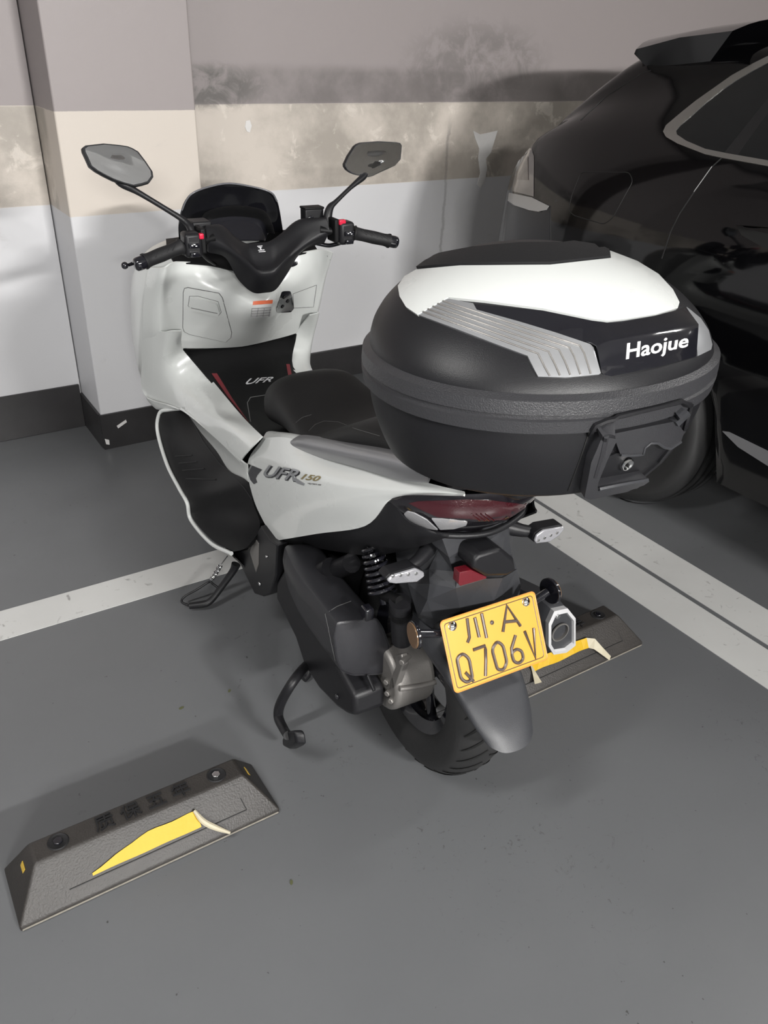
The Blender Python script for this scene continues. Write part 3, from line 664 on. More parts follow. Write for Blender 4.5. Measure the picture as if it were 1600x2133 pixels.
both('grab_rail', rl, RAILM, S, 6, 5, solid=.008)
decal('panel_vent', L2(c3, [(1345, 802), (1470, 812), (1478, 825), (1440, 832), (1360, 825)]), bsp, BLKG, spl, step=5, off=.001)
# --- tail lamp and lower trim
tl = [[(-.168, -.02, .77), (-.145, -.085, .792), (-.085, -.14, .80), (0, -.165, .80)], [(-.17, -.015, .75), (-.15, -.08, .757), (-.095, -.14, .755), (0, -.17, .75)], [(-.163, 0, .732), (-.138, -.052, .715), (-.092, -.105, .708), (0, -.125, .70)]]
tlo = patch('tail_light', [sym_row(r) for r in tl], TAILB, S, 5, 5)
btl = bvh_of(tlo)
decal('red_lens', L2(c4, [(712, 110), (760, 100), (985, 92), (1100, 95), (1285, 118), (1175, 188), (1080, 192), (1000, 184), (850, 176), (790, 150)]), btl, TAILR, tlo, off=.001, step=9)
decal('clear_lens', L2(c4, [(690, 158), (705, 146), (740, 155), (800, 188), (852, 236), (775, 225), (712, 192)]), btl, TAILW, tlo, step=6, r=2)
decal('clear_lens', L2(c4, [(820, 180), (870, 182), (992, 196), (985, 214), (930, 230), (862, 234)]), btl, TAILW, tlo, step=6, r=2)
for k in range(4): seam('lens_rib', L2(c4, [(1010+k*22, 160), (1050+k*22, 190)]), btl, TAILR, tlo, .0012, off=.002)
both('lower_tail_trim', KG([[(585, 1121, -.19), (590, 1128, -.178), (600, 1132, -.15)], [(670, 1108, -.186), (665, 1126, -.17), (655, 1141, -.145)], [(758, 1094, -.17), (758, 1126, -.16), (760, 1157, -.135)],
     [(806, 1046, -.166), (815, 1110, -.155), (822, 1151, -.125)], [(852, 1088, -.143), (858, 1118, -.135), (872, 1139, -.115)], [(905, 1108, -.112), (918, 1116, -.108), (935, 1118, -.098)]]), BLK, S, 5, 4)
# --- rear fender and number plate
fd = [[(-.105, .03, .70), (-.10, -.05, .705), (-.06, -.085, .70), (0, -.09, .70)], [(-.108, .03, .62), (-.10, -.05, .63), (-.06, -.10, .635), (0, -.105, .635)],
      [(-.10, .03, .56), (-.088, -.04, .565), (-.05, -.09, .57), (0, -.095, .57)], [(-.09, .03, .49), (-.08, -.04, .495), (-.045, -.08, .5), (0, -.085, .5)], [(-.085, .03, .44), (-.075, -.05, .44), (-.04, -.09, .44), (0, -.10, .44)]]
fen = patch('rear_fender', [sym_row(r) for r in fd], GREYP, S, 4, 4, angle=25)
mg = [[(-.085, .0, .46), (-.075, -.07, .455), (-.04, -.125, .45), (0, -.135, .45)], [(-.088, -.06, .41), (-.082, -.13, .405), (-.045, -.17, .40), (0, -.178, .395)],
      [(-.08, -.16, .375), (-.074, -.195, .372), (-.045, -.215, .365), (0, -.222, .362)], [(-.07, -.222, .335), (-.065, -.242, .33), (-.04, -.262, .325), (0, -.268, .322)], [(-.056, -.262, .302), (-.05, -.276, .298), (-.03, -.292, .29), (0, -.297, .288)]]
patch('mudguard', [sym_row(r) for r in mg], GREYP, S, 5, 4, angle=60)
def c7(x, y): return (780+x*.2875, 1020+y*.2875)
FV = dict(a=(415, 385, -.09), b=(480, 325, -.115), c=(960, 250, -.10), d=(1008, 330, -.06), e=(995, 470, -.07), f=(540, 490, -.125), g=(570, 592, -.118), h=(460, 440, -.085), i=(395, 575, -.075),
          j=(612, 600, -.138), k=(590, 714, -.142), l=(622, 880, -.115), m=(400, 682, -.10), n=(382, 800, -.10), o=(425, 935, -.085), p=(318, 932, -.06), q=(242, 680, -.035), r=(350, 590, -.05),
          s=(815, 645, -.15), t=(862, 812, -.135), u=(930, 640, -.145), v=(1035, 575, -.09), w=(1062, 700, -.07), x=(930, 770, -.12), z=(1040, 800, -.09), y=(770, 900, -.115))
FK = list(FV); FP = [K(*c7(FV[q][0], FV[q][1]), FV[q][2], 'y') for q in FK]
FF = ['abf', 'bcef', 'cde', 'fevusjg', 'afgh', 'hgi', 'igjk', 'ikm', 'rim', 'rmq', 'qmn', 'qnp', 'pno', 'mkln', 'nlo', 'jsk', 'kstl', 'suxt', 'uvwx', 'txzy', 'xwz', 'tyl']
FFi = [tuple(FK.index(ch) for ch in q) for q in FF]
def face_cam(V, F_):
    cl = BK@(CAM-ORG); out = []
    for q in F_:
        a, b, c = (np.array(V[i]) for i in q[:3]); out.append(q if np.cross(b-a, c-a)@(cl-a) > 0 else tuple(reversed(q)))
    return out
link('fender_cover', FP, face_cam(FP, FFi), GREYP, S, smooth=False, solid=.004, edge=True)
tube('tail_light_bezel', [(-.166, -.0, .738), (-.14, -.055, .712), (-.092, -.11, .703), (0, -.132, .695), (.092, -.11, .703), (.14, -.055, .712), (.166, 0, .738)], .006, BLK, S, N=10)
bf = bvh_of(fen)
# plate light, red reflector
prism('plate_light', [K(*q, -.17, 'y') for q in L2(c4, [(1020, 385), (1045, 355), (1150, 325), (1215, 375), (1228, 430), (1180, 460), (1080, 462), (1015, 425)])], (0, .06, .0), BLK, S, bevel=.008)
prism('red_reflector', [K(*q, -.165, 'y') for q in L2(c4, [(955, 440), (1010, 428), (1085, 462), (1080, 470), (958, 505), (950, 495)])], (0, .02, 0), REDR, S, bevel=.001)
TH = .5002; UX = np.array([1, -.0016, .0077]); UX /= np.linalg.norm(UX); UY = np.array([0, sin(TH), cos(TH)]); UY -= UX*(UX@UY); UY /= np.linalg.norm(UY); NN = np.cross(UX, UY); PC = np.array([.0034, -.1829, .4759])
def PP(x, y, z=0): return PC+UX*x+UY*y+NN*z
def rrect(w_, h, r, z, n=5):
    out = []
    for (cx, cy, a0) in ((w_/2-r, h/2-r, 0), (-w_/2+r, h/2-r, 90), (-w_/2+r, -h/2+r, 180), (w_/2-r, -h/2+r, 270)):
        for k in range(n+1):
            t = radians(a0+90*k/n); out.append(PP(cx+r*cos(t), cy+r*sin(t), z))
    return out
pl = prism('number_plate', rrect(.22, .14, .008, 0), NN*.0012, YEL, S, bevel=0, smooth=False)
def loop(name, w_, h, r, z, rad, mt, par): P = rrect(w_, h, r, z); P.append(P[0]); return tube(name, P, rad, mt, par, n=1, N=6)
loop('plate_edge', .2205, .1405, .008, .001, .0016, mat('plate_rim', (.62, .26, .05), .4), pl)
loop('plate_border', .207, .127, .006, .0012, .0009, PDARK, pl)
def PS(pts, rad=.0034):
    return tube('plate_character', [PP(x, y, .0016) for x, y in pts], rad, PDARK, pl, n=1, N=8)
def arc(cx, cy, rx, ry, a0, a1, n=12): return [(cx+rx*cos(radians(a0+(a1-a0)*k/n)), cy+ry*sin(radians(a0+(a1-a0)*k/n))) for k in range(n+1)]
def CH(x, y):  # plate coordinates of a point of the plate
    p = Kp(850+x*.25, 1180+y*.25, PP(0, 0, .0016), NN)-PC; return (float(p@UX), float(p@UY))
def rndp(P): q = rnd(P, .02, 6); return q+[q[0]]
# upper row
PS([CH(492, 432), CH(508, 560), CH(512, 590), CH(495, 635)]); PS([CH(555, 425), CH(592, 588)]); PS([CH(612, 390), CH(654, 594)])
lathe('plate_dot', [(.0001, .0028), (.003, .0022), (.0045, .001), (.0045, 0)], PP(*CH(700, 467), .001), NN, PDARK, pl, N=16)
PS([CH(790, 545), CH(822, 325), CH(936, 495)]); PS([CH(806, 462), CH(905, 452)])
# lower row
yb_, yt = -.056, -.010; ym = (yb_+yt)/2; ry = (yt-yb_)/2
def O_(cx, rx=.0115): return arc(cx, yt-rx, rx, rx, 0, 180)+arc(cx, yb_+rx, rx, rx, 180, 360)+[(cx+rx, yt-rx)]
PS(rndp([CH(*p) for p in [(455, 722), (508, 765), (538, 935), (490, 968), (440, 935), (405, 765)]])); PS([CH(478, 882), CH(545, 955)])
PS([CH(542, 695), CH(640, 660), CH(645, 690), CH(648, 780), CH(645, 912)])
PS(rndp([CH(*p) for p in [(740, 622), (790, 655), (824, 800), (795, 862), (745, 860), (698, 690)]])); PS([CH(895, 572), CH(862, 680), CH(868, 740)]); PS(rndp([CH(*p) for p in [(905, 685), (948, 705), (962, 770), (925, 808), (882, 795), (860, 720)]]))
PS([CH(970, 538), CH(1060, 762), CH(1046, 512)])
for sx in (-1, 1):
    bo = lathe('plate_bolt', [(.0001, .006), (.004, .0055), (.0075, .003), (.008, .001), (.0095, .0005), (.0095, 0)], PP(sx*.087 if sx > 0 else -.094+.008, .055, .001), NN, CHR, pl, N=20)
box('plate_bracket', PP(0, .0, -.008), (.12, .1, .008), BLKD, S, R=np.array([UX, UY, NN]).T)
for sx in (-1, 1):
    tube('reflector_arm', [PP(sx*.07, .045, -.016), PP(sx*.11, .045, -.016), (sx*.152, -.147, .523)], .0085, BLKG, S, n=1)
    d = cyl('side_reflector', (sx*.160, -.147, .523), (1, .12*sx, 0), .028, .007, BLKG, S, bevel=.002, N=32)
    cyl('reflector_face', (sx*.1645, -.147, .523), (1, .12*sx, 0), .0255, .003, REAR_DISC, d, bevel=.001, N=32)
# turn signals
for sx, pts in ((-1, [(600, 470), (625, 445), (740, 410), (780, 430), (783, 450), (745, 480), (640, 488), (610, 483)]), (1, [(1300, 285), (1310, 255), (1345, 230), (1445, 212), (1447, 225), (1420, 260), (1375, 290), (1310, 298)])):
    q = L2(c4, pts); yv = -.112
    b_ = prism('turn_signal', [K(x, y, yv, 'y') for x, y in q], (0, .03, 0), BLK, S, bevel=.003)
    cx, cy = np.mean([p[0] for p in q]), np.mean([p[1] for p in q])
    prism('signal_lens', [K(cx+(x-cx)*.97, cy+(y-cy)*.95, yv-.001, 'y') for x, y in q], (0, -.007, 0), LENS, b_, bevel=.003)
    for k in range(4):
        a = .2+.2*k; ex = (q[0][0]*(1-a)+q[4][0]*a); ey = (q[0][1]*(1-a)+q[4][1]*a)+(-4 if sx < 0 else 6)
        cyl('signal_led', K(ex, ey, yv-.008, 'y'), (0, 1, 0), .0035, .003, CHR, b_, N=12)
    tube('signal_stalk', [(sx*.075, -.06, .655), (sx*.12, -.085, .643), (sx*.15, -.092, .638)], [.018, .013, .011], BLK, S, n=3)
# --- rear wheel
def wheel(par, c, R_, hw, rimr, mt_tyre, spokes, flat=False):
    c = np.array(c, float)
    prof = [(rimr-.004, -hw*.72), (rimr+.004, -hw*.85), ((rimr+R_)/2, -hw), (R_-.035, -hw*.97)]+[(R_-.045+.045*cos(t), hw*.98*sin(t)) for t in np.linspace(-1.15, 1.15, 15)]+[(R_-.035, hw*.97), ((rimr+R_)/2, hw), (rimr+.004, hw*.85), (rimr-.004, hw*.72)]
    prof = prof+[prof[0]]
    ty = lathe('tyre', prof, c, (1, 0, 0), mt_tyre, par, N=96)
    rp = [(rimr-.002, -hw*.75), (rimr+.006, -hw*.78), (rimr-.006, -hw*.7), (rimr-.03, -hw*.5), (rimr-.035, 0), (rimr-.03, hw*.5), (rimr-.006, hw*.7), (rimr+.006, hw*.78), (rimr-.002, hw*.75), (rimr-.014, 0), (rimr-.002, -hw*.75)]
    rim = lathe('rim', rp, c, (1, 0, 0), BLKG, par, N=72)
    cyl('hub', c, (1, 0, 0), .045, hw*1.5, BLKD, par, N=32)
    for k in range(spokes):
        t = 2*pi*k/spokes+.3; t2 = t+.28
        P = [c+np.array([-.01, .04*cos(t), .04*sin(t)]), c+np.array([-.015, .09*cos(t+.1), .09*sin(t+.1)]), c+np.array([-.01, (rimr-.02)*cos(t2), (rimr-.02)*sin(t2)])]
        tube('spoke', P, [.013, .010, .013], BLKG, par if flat else rim, n=5)
    return ty
TY = mat('tyre_rubber', (.016, .016, .0165), .55, bump=.2, bscale=300)
rt = wheel(S, (0, .045, .262), .262, .066, .165, TY, 5)
def groove(par, c, R_, hw, n, mt, chev=.5):  # tread cuts as raised-edge sipes sunk in the tread
    parts = []
    for k in range(n):
        t0 = 2*pi*k/n
        for sg in (-1, 1):
            pts = []
            for j in range(6):
                s = j/5; a = .08+s*.98; t = t0+(.5*2*pi/n if sg > 0 else 0)+s*chev*2*pi/n*2.2
                r_ = R_-.045+.045*cos(a)+.0004; pts.append(np.array(c)+np.array([sg*hw*.98*sin(a), r_*cos(t), r_*sin(t)]))
            # flat ribbon
            V = []; 
            for j, p in enumerate(pts):
                rad = p-np.array(c); rad[0] *= .6; rad /= np.linalg.norm(rad)
                tan = np.gradient(np.array(pts), axis=0)[j]; tan /= np.linalg.norm(tan); sd = np.cross(rad, tan); wd = .0045*(1-.5*abs(j-2.5)/2.5)
                V += [p+rad*.0006-sd*wd, p+rad*.0006+sd*wd]
            parts.append((V, [(2*j, 2*j+1, 2*j+3, 2*j+2) for j in range(5)]))
    v, f = join_geo(parts); return link('tread_grooves', v, f, SEAM, par, smooth=False, solid=.0006, edge=True)
groove(rt, (0, .045, .262), .262, .066, 34, SEAM)
# --- front wheel, mostly hidden behind the fairing
ft = wheel(S, (0, 1.36, .275), .275, .052, .178, TY, 5)
patch('front_mudguard', [[(x, 1.36+.3*cos(t), .275+.3*sin(t)*(1-abs(x)*1.2)) for x in (-.065, -.05, 0, .05, .065)] for t in np.linspace(.1, 2.6, 7)], BLK, S, 3, 3)
for sx in (-1, 1): tube('fork_leg', [(sx*.07, 1.36, .275), (sx*.07, 1.24, .62)], .018, ALU, S, n=1)
# --- engine and drive case
def pxprism(name, pts, x, dx, mt, par=None, bevel=.008, f=None): 
    return prism(name, [K(*(f(*p) if f else p), x) for p in pts], (dx, 0, 0), mt, par or S, bevel=bevel)
def c6(x, y): return (560+x*.2375, 1080+y*.2375)
def c7(x, y): return (780+x*.2875, 1020+y*.2875)
cv = pxprism('drive_case', [(740, 1560), (748, 1742), (680, 1720), (600, 1665), (440, 1500), (310, 1300), (230, 1050), (60, 700), (60, 560), (150, 400), (300, 480), (500, 860), (580, 1245), (640, 1380)], -.208, .078, BLK, f=c6, bevel=.012)
cyl('case_bolt', K(*c6(600, 1560), -.21), (1, 0, 0), .007, .006, BLKG, cv, N=8)
f0 = [K(*c6(x, y), .03, 'y') for x, y in rnd([(590, 905), (770, 885), (950, 868), (1010, 960), (1062, 1110), (1112, 1290), (1070, 1345), (980, 1372), (740, 1385), (630, 1345), (585, 1240), (560, 1050)], 25, 3)]
cc = np.mean(f0, axis=0)
def asc(k, d): return [(p-cc)*k+cc+np.array(d) for p in f0]
ab = rings('air_box', [asc(.90, (0, -.001, 0)), asc(.965, (0, .002, 0)), asc(1.0, (0, .012, 0)), asc(1.0, (0, .12, .0)), asc(.98, (.0, .22, .004)), asc(.9, (.01, .31, .01)), asc(.6, (.02, .35, .01))], mat('air_box_plastic', (.022, .022, .025), .36, bump=.3, bscale=700, spec=.45), S, n=2, angle=30)
seam('air_box_seam', L2(c6, [(495, 840), (520, 950), (545, 1080), (582, 1245), (510, 1245)]), bvh_of(ab), SEAMG, ab, .0008)
seam('air_box_seam', L2(c6, [(495, 838), (600, 770), (720, 725)]), bvh_of(ab), SEAMG, ab, .0008)
for k in range(2): tube('case_rib', [K(*c6(785+k*85, 1380), -.165), K(*c6(840+k*85, 1510), -.165)], .004, BLK, cv, n=1)
for (a, b_, xx, rr_) in (((310, 450), (440, 395), -.15, .022), ((300, 445), (345, 420), -.17, .026)):
    tube('intake_pipe', [K(*c4(*a), xx), K(*c4((a[0]+b_[0])/2, (a[1]+b_[1])/2), xx+.005), K(*c4(*b_), xx+.01)], rr_, BLK, S, n=3)
box('hose_clip', K(*c4(515, 630), -.17), (.02, .025, .03), BLKG, S)
box('engine_block', (-.02, .42, .32), (.2, .3, .2), BLKD, S, bevel=.02)
box('frame_rail', (-.13, .3, .52), (.03, .5, .04), BLKD, S, R=np.array([[1, 0, 0], [0, cos(.35), sin(.35)], [0, -sin(.35), cos(.35)]]))
box('belly_pan', (0, .62, .2), (.3, .2, .12), BLKD, S, bevel=.03)
gc = cyl('gear_case', (-.075, .045, .262), (1, 0, 0), .082, .10, ALU, S, bevel=.012, N=36)
tube('case_rib', [(-.03, -.038, .27), (-.07, -.0385, .275), (-.12, -.036, .285)], .006, ALU, gc, n=2)
prism('gear_case_lug', [K(*c6(x, y), -.125) for x, y in [(1105, 1200), (1160, 1190), (1175, 1290), (1130, 1420), (1100, 1500), (1040, 1520), (1060, 1420), (1110, 1300)]], (.016, 0, 0), ALU, gc, bevel=.003)
for q in ((1195, 1235), (1065, 1510), (1095, 1575), (1055, 1410)):
    cyl('case_bolt', K(*c6(*q), -.118), (1, .5, 0), .0075, .03, ALU, gc, N=6)
# shock absorber, both sides
for sx in (-1, 1):
    def SX(p): return np.array([p[0] if sx < 0 else -p[0], p[1], p[2]])
    A_ = SX(K(*c6(900, 250), -.14)); B_ = SX(K(*c6(1000, 665), -.135)); C_ = SX(K(*c6(1150, 725), -.125)); D_ = SX(K(*c6(1170, 1070), -.105));
    if sx > 0: A_[0] -= .03; B_[0] -= .03
    d = B_-A_; L_ = np.linalg.norm(d); d /= L_
    u_ = np.cross(d, [1, 0, 0]); u_ /= np.linalg.norm(u_); w_ = np.cross(d, u_)
    tube('spring', [A_+d*L_*t/140+(cos(2*pi*8*t/140)*u_+sin(2*pi*8*t/140)*w_)*(.019+.008*t/140) for t in range(141)], .0042, BLKG, S, n=1, N=8)
    tube('shock_body', [A_-d*.01, B_+d*.02], .010, BLKG, S, n=1)
    lo_ = tube('shock_lower', [C_, C_+(D_-C_)*.3, D_], [.0225, .0225, .022], BLK, S, n=2, N=24)
    tube('shock_collar', [C_+(D_-C_)*.22, C_+(D_-C_)*.34], .0245, BLKD, lo_, n=1, N=24)
    tube('shock_mount', [B_, (B_+C_)/2, C_], .012, BLKD, S, n=3)
# --- exhaust on the right
eo = L2(c4, [(1400, 622), (1462, 608), (1500, 655), (1500, 782), (1458, 815), (1398, 825), (1374, 785), (1374, 680)])
f0 = [K(x, y, -.14, 'y') for x, y in eo]; cc = np.mean(f0, axis=0)
def sc(P, k, d): return [(p-cc)*k+cc+np.array(d) for p in P]
mu = rings('muffler', [sc(f0, .9, (0, .0, 0)), sc(f0, 1.12, (0, .02, -.004)), sc(f0, 1.3, (-.0, .08, -.02)), sc(f0, 1.35, (-.01, .3, -.08)), sc(f0, .9, (-.02, .38, -.11)), sc(f0, .4, (-.05, .46, -.15))], GREYP, S, n=3)
TIPM = mat('exhaust_tip_metal', (.55, .55, .56), .35, metal=.25)
tp = rings('exhaust_tip', [sc(f0, 1.0, (0, .012, 0)), sc(f0, 1.02, (0, -.004, 0)), sc(f0, .86, (0, -.006, 0)), sc(f0, .8, (0, .002, 0)), sc(f0, .45, (0, .002, 0))], TIPM, mu, n=1, cap=False, smooth=True, angle=20)
oc = K(*c4(1430, 722), -.143, 'y')
lathe('tailpipe', [(.021, -.002), (.021, .035), (.0001, .035)], oc+np.array([0, -.001, 0]), (0, 1, 0), SEAM, mu, N=32)
lathe('tailpipe_rim', [(.0225, -.001), (.0225, -.004), (.020, -.004), (.020, .01)], oc, (0, 1, 0), ALU, mu, N=32)
cyl('tip_bolt', K(*c4(1422, 650), -.148, 'y'), (0, 1, 0), .006, .005, CHR, mu, N=16)
# --- stands
cs = tube('centre_stand', [K(662, 1372, -.15), K(640, 1385, -.2), K(612, 1418, -.265), K(586, 1462, -.295), K(580, 1492, -.303), K(592, 1520, -.31), K(600, 1532, -.315)], [.012, .012, .012, .012, .012, .011, .011], BLK, S)
prism('stand_pedal', [K(*p, -.315) for p in [(592, 1524), (610, 1521), (614, 1532), (617, 1550), (612, 1554), (600, 1560), (588, 1554), (587, 1540)]], (.022, -.01, 0), BLK, cs, bevel=.006)
for sx in (-1, 1): tube('stand_foot', [(sx*.10, .44, .12), (sx*.15, .385, .025), (sx*.17, .375, .012)], .012, BLK, cs, n=3)
tube('stand_crossbar', [(-.13, .40, .07), (.13, .40, .07)], .012, BLK, cs, n=1)
ss_ = tube('side_stand', [K(492, 1175, -.2), K(485, 1190, .115, 'z'), K(462, 1222, .07, 'z'), K(440, 1250, .034, 'z'), K(425, 1258, .024, 'z'), K(395, 1262, .018, 'z')], [.014, .011, .010, .010, .011, .010], BLK, S)
tube('stand_loop', [K(393, 1261, .018, 'z'), K(379, 1254, .024, 'z'), K(384, 1243, .034, 'z'), K(410, 1228, .052, 'z'), K(436, 1212, .07, 'z'), K(443, 1216, .075, 'z'), K(454, 1224, .068, 'z')], .0035, BLK, ss_)
a, b_ = K(441, 1207, .08, 'z'), K(459, 1178, .13, 'z'); dd = (b_-a)/np.linalg.norm(b_-a); u_ = np.cross(dd, [1, 0, 0]); u_ /= np.linalg.norm(u_); w_ = np.cross(dd, u_)
tube('stand_spring', [a+(b_-a)*t/100+(cos(2*pi*12*t/100)*u_+sin(2*pi*12*t/100)*w_)*.006 for t in range(101)], .0018, CHR, ss_, n=1, N=6)
tube('spring_hook', [b_, K(474, 1158, -.235)], .0015, CHR, ss_, n=1, N=6)
prism('footpeg_bracket', [K(*q, -.215) for q in [(543, 1095), (562, 1125), (577, 1135), (574, 1200), (562, 1238), (548, 1243), (530, 1237), (500, 1175), (484, 1152), (515, 1143)]], (.03, 0, 0), BLK, S, bevel=.004)
prism('bracket_plate', [K(*q, -.217) for q in [(530, 1120), (538, 1132), (538, 1175), (533, 1192), (520, 1150)]], (.004, 0, 0), ALU, S, bevel=.001)
cyl('bracket_bolt', K(541, 1216, -.218), (1, 0, 0), .006, .006, CHR, S, N=8); cyl('bracket_bolt', K(556, 1159, -.218), (1, 0, 0), .004, .006, CHR, S, N=8)
# rear rack under the case
prism('rear_rack', [(-.115, .03, .85), (.115, .03, .85), (.115, -.2, .855), (.08, -.295, .86), (-.08, -.295, .86), (-.115, -.2, .855)], (0, 0, .056), BLK, S, bevel=.01)
prism('rack_bridge', [(-.11, .06, .80), (.11, .06, .80), (.1, -.14, .80), (-.1, -.14, .80)], (0, 0, .045), BLK, S, bevel=.012)

# ============================================================ TOP CASE
TC = thing('top_case', 'large black and white top case with silver side panels on the scooter rack', 'top case', ORG, -PSI)
def br(z, b_, yr, yf, n=2.7, N=72): return sup((0, (yr+yf)/2, z), b_, (yf-yr)/2, n, N)
def cring(z, k, yc, N=72): return sup((0, yc, z), .289*k, .2355*k, 2.06, N)
YC = -.2135; ZR = 1.071
def lids(s_): k = math.sqrt(1-s_**1.794); return cring(ZR+.02+(1.224-ZR-.02)*s_, .955*k, YC+(-.169-YC)*s_)
def lows(s_): k = 1-.11*max(0, s_)**1.775; return cring(ZR-.03-(ZR-.03-.934)*s_, .957*k, YC)
low = rings('lower_shell', [cring(.918, .5, YC), cring(.920, .76, YC), cring(.926, .83, YC)]+[lows(q) for q in (1.0, .8, .6, .4, .2, 0, -.12)], BLK, TC, n=3)
rim_ = rings('rim_band', [cring(1.036, .945, YC), cring(1.040, .99, YC), cring(1.058, 1.0, YC), cring(1.060, .985, YC), cring(1.065, .985, YC), cring(1.067, 1.0, YC), cring(1.086, .995, YC), cring(1.092, .955, YC)], mat('textured_black_rim', (.03, .03, .033), .38, bump=.8, bscale=500), TC, n=1, angle=25)
lid = rings('lid', [cring(1.086, .955, YC)]+[lids(q) for q in (.02, .12, .25, .4, .55, .7, .82, .91, .965, .992, .9995)], BLK, TC, n=4)
bl = bvh_of(lid); bw = bvh_of(low, rim_)
wp = decal('white_lid_panel', L2(c2, [(188, 245), (215, 205), (265, 176), (450, 160), (830, 157), (1088, 128), (1084, 96), (1200, 140), (1290, 195), (1350, 260), (1378, 315), (1370, 340), (1280, 366), (1150, 386), (1075, 394), (1010, 386), (800, 342), (560, 311), (400, 295), (270, 368), (222, 335), (195, 290)]), bl, WHITE, TC, off=.004, solid=.004, step=11)
decal('rubber_pad', L2(c2, [(268, 172), (340, 118), (500, 88), (700, 70), (880, 68), (930, 62), (1040, 78), (1078, 98), (1084, 126), (830, 154), (450, 157)]), bl, RUB, TC, off=.007, solid=.006, step=11)
sv = [(272, 366), (400, 298), (505, 318), (520, 345), (700, 395), (850, 440), (1000, 490), (1015, 505), (1045, 612), (1038, 618), (900, 631), (780, 627), (765, 600), (735, 540), (600, 490), (430, 425)]
sl = decal('silver_side_panel', L2(c2, sv), bl, SILV, TC, off=.003, solid=.003, step=10)
for k in range(1, 6):
    t = k/6
    A_ = [(272+(400-272)*t, 366+(298-366)*t), (735+(1000-735)*t, 540+(490-540)*t), (765+(1015-765)*t, 600+(505-600)*t*.9), (785+(1045-785)*t, 627+(614-627)*t)]
    seam('panel_line', L2(c2, A_), bl, ALU, sl, .0012, off=.0035)
def crease(x, y, add=0):
    cx, cy = (x-740)/.4875, (y-480)/.4875; yc = 505+(420-505)*(cx-1018)/422; yb = 620+(540-620)*(cx-1045)/405
    t = 0
    if cx > 960: t = max(0, 1-(cy-yc)/(yb-yc)) if cy > yc else max(0, 1-(yc-cy)/90)
    return .0022+add+.009*min(1, t)*min(1, max(0, (cx-960)/90))
gp = decal('gloss_rear_panel', L2(c2, [(508, 320), (800, 347), (1010, 390), (1075, 398), (1150, 390), (1280, 370), (1375, 344), (1410, 332), (1440, 420), (1452, 540), (1300, 582), (1090, 626), (1062, 620), (1048, 610), (1018, 505), (1000, 488), (700, 392), (522, 343)]), bl, BLKG, TC, off=crease, solid=.002, step=9)
decal('silver_side_panel', L2(c2, [(1410, 332), (1470, 380), (1503, 430), (1518, 490), (1513, 512), (1456, 540), (1442, 420)]), bl, SILV, TC, off=.003, solid=.003, step=7)
text_on('maker_lettering', 'Haojue', L2(c2, [(1142, 498), (1405, 456), (1405, 522), (1147, 580)]), bl, WPRINT, gp, off=lambda x, y: crease(x, y, .0012), bold=.016)
# latch
LG = mat('latch_grey_plastic', (.028, .028, .031), .38, bump=.3, bscale=700, spec=.4)
lf = decal('latch_frame', L2(c2, [(1030, 852), (1048, 840), (1082, 850), (1086, 880), (1050, 955), (1016, 1040), (1012, 1066), (1215, 1026), (1224, 1040), (1176, 1072), (985, 1112), (958, 1105), (985, 960)]), bw, LG, TC, off=.017, solid=.017, step=7)
seam('frame_highlight_bar', L2(c2, [(1018, 1068), (1100, 1052), (1214, 1032)]), bw, GREYP, lf, .0035, off=.017)  # raised grey bars added to draw the frame's highlights
seam('frame_highlight_bar', L2(c2, [(1046, 852), (1030, 930), (1005, 1020)]), bw, LG, lf, .004, off=.016)
seam('flap_lip', L2(c2, [(1120, 945), (1160, 948), (1214, 944), (1222, 915), (1244, 896), (1275, 896), (1302, 914), (1330, 920), (1372, 892)]), bw, GREYP, TC, .0022, off=.008)
fl = decal('latch_flap', L2(c2, [(1086, 858), (1350, 805), (1386, 850), (1372, 895), (1326, 920), (1300, 914), (1275, 896), (1242, 895), (1222, 918), (1216, 942), (1120, 946)]), bw, LG, TC, off=.008, solid=.008, step=8)
decal('latch_frame', L2(c2, [(1340, 806), (1392, 757), (1404, 775), (1352, 824)]), bw, GREYP, TC, off=.012, solid=.012, step=6)
decal('lock_plate', L2(c2, [(1075, 960), (1110, 945), (1215, 945), (1235, 950), (1225, 1010), (1060, 1045), (1040, 1035)]), bw, BLK, TC, off=.004, solid=.004, step=8)
seam('latch_recess_edge', L2(c2, [(1000, 870), (1025, 830), (1070, 812), (1390, 735), (1430, 745), (1400, 850), (1290, 990), (1225, 1045)]), bw, BLK, TC, .004, off=.002)
seam('shell_seam', L2(c2, [(1000, 860), (960, 980), (910, 1112)]), bw, SEAM, TC, .0015)
l_, n_ = cast(bw, *c2(1147, 985)); n_ = BK@n_; l_ = BK@(l_-ORG)+n_*.006
lk = lathe('lock', [(.0001, .004), (.006, .004), (.0075, .005), (.009, .005), (.0105, .003), (.0105, -.004)], l_, n_, CHR, TC, N=28)
box('keyhole', l_+n_*.004, (.0015, .004, .006), SEAM, lk, bevel=0)

def rebase(t, s, world=False):
    s = np.array(s, float)
    def walk(o):
        for c in list(o.children):
            me = c.data
            if me: me.transform(Matrix.Translation((-s[0], -s[1], -s[2])))
            walk(c)
    bpy.context.view_layer.update(); walk(t)
    t.location = [float(q) for q in ((np.array(t.location)+s) if world else to_world(s))]
rebase(TC, (0, -.2, .918))

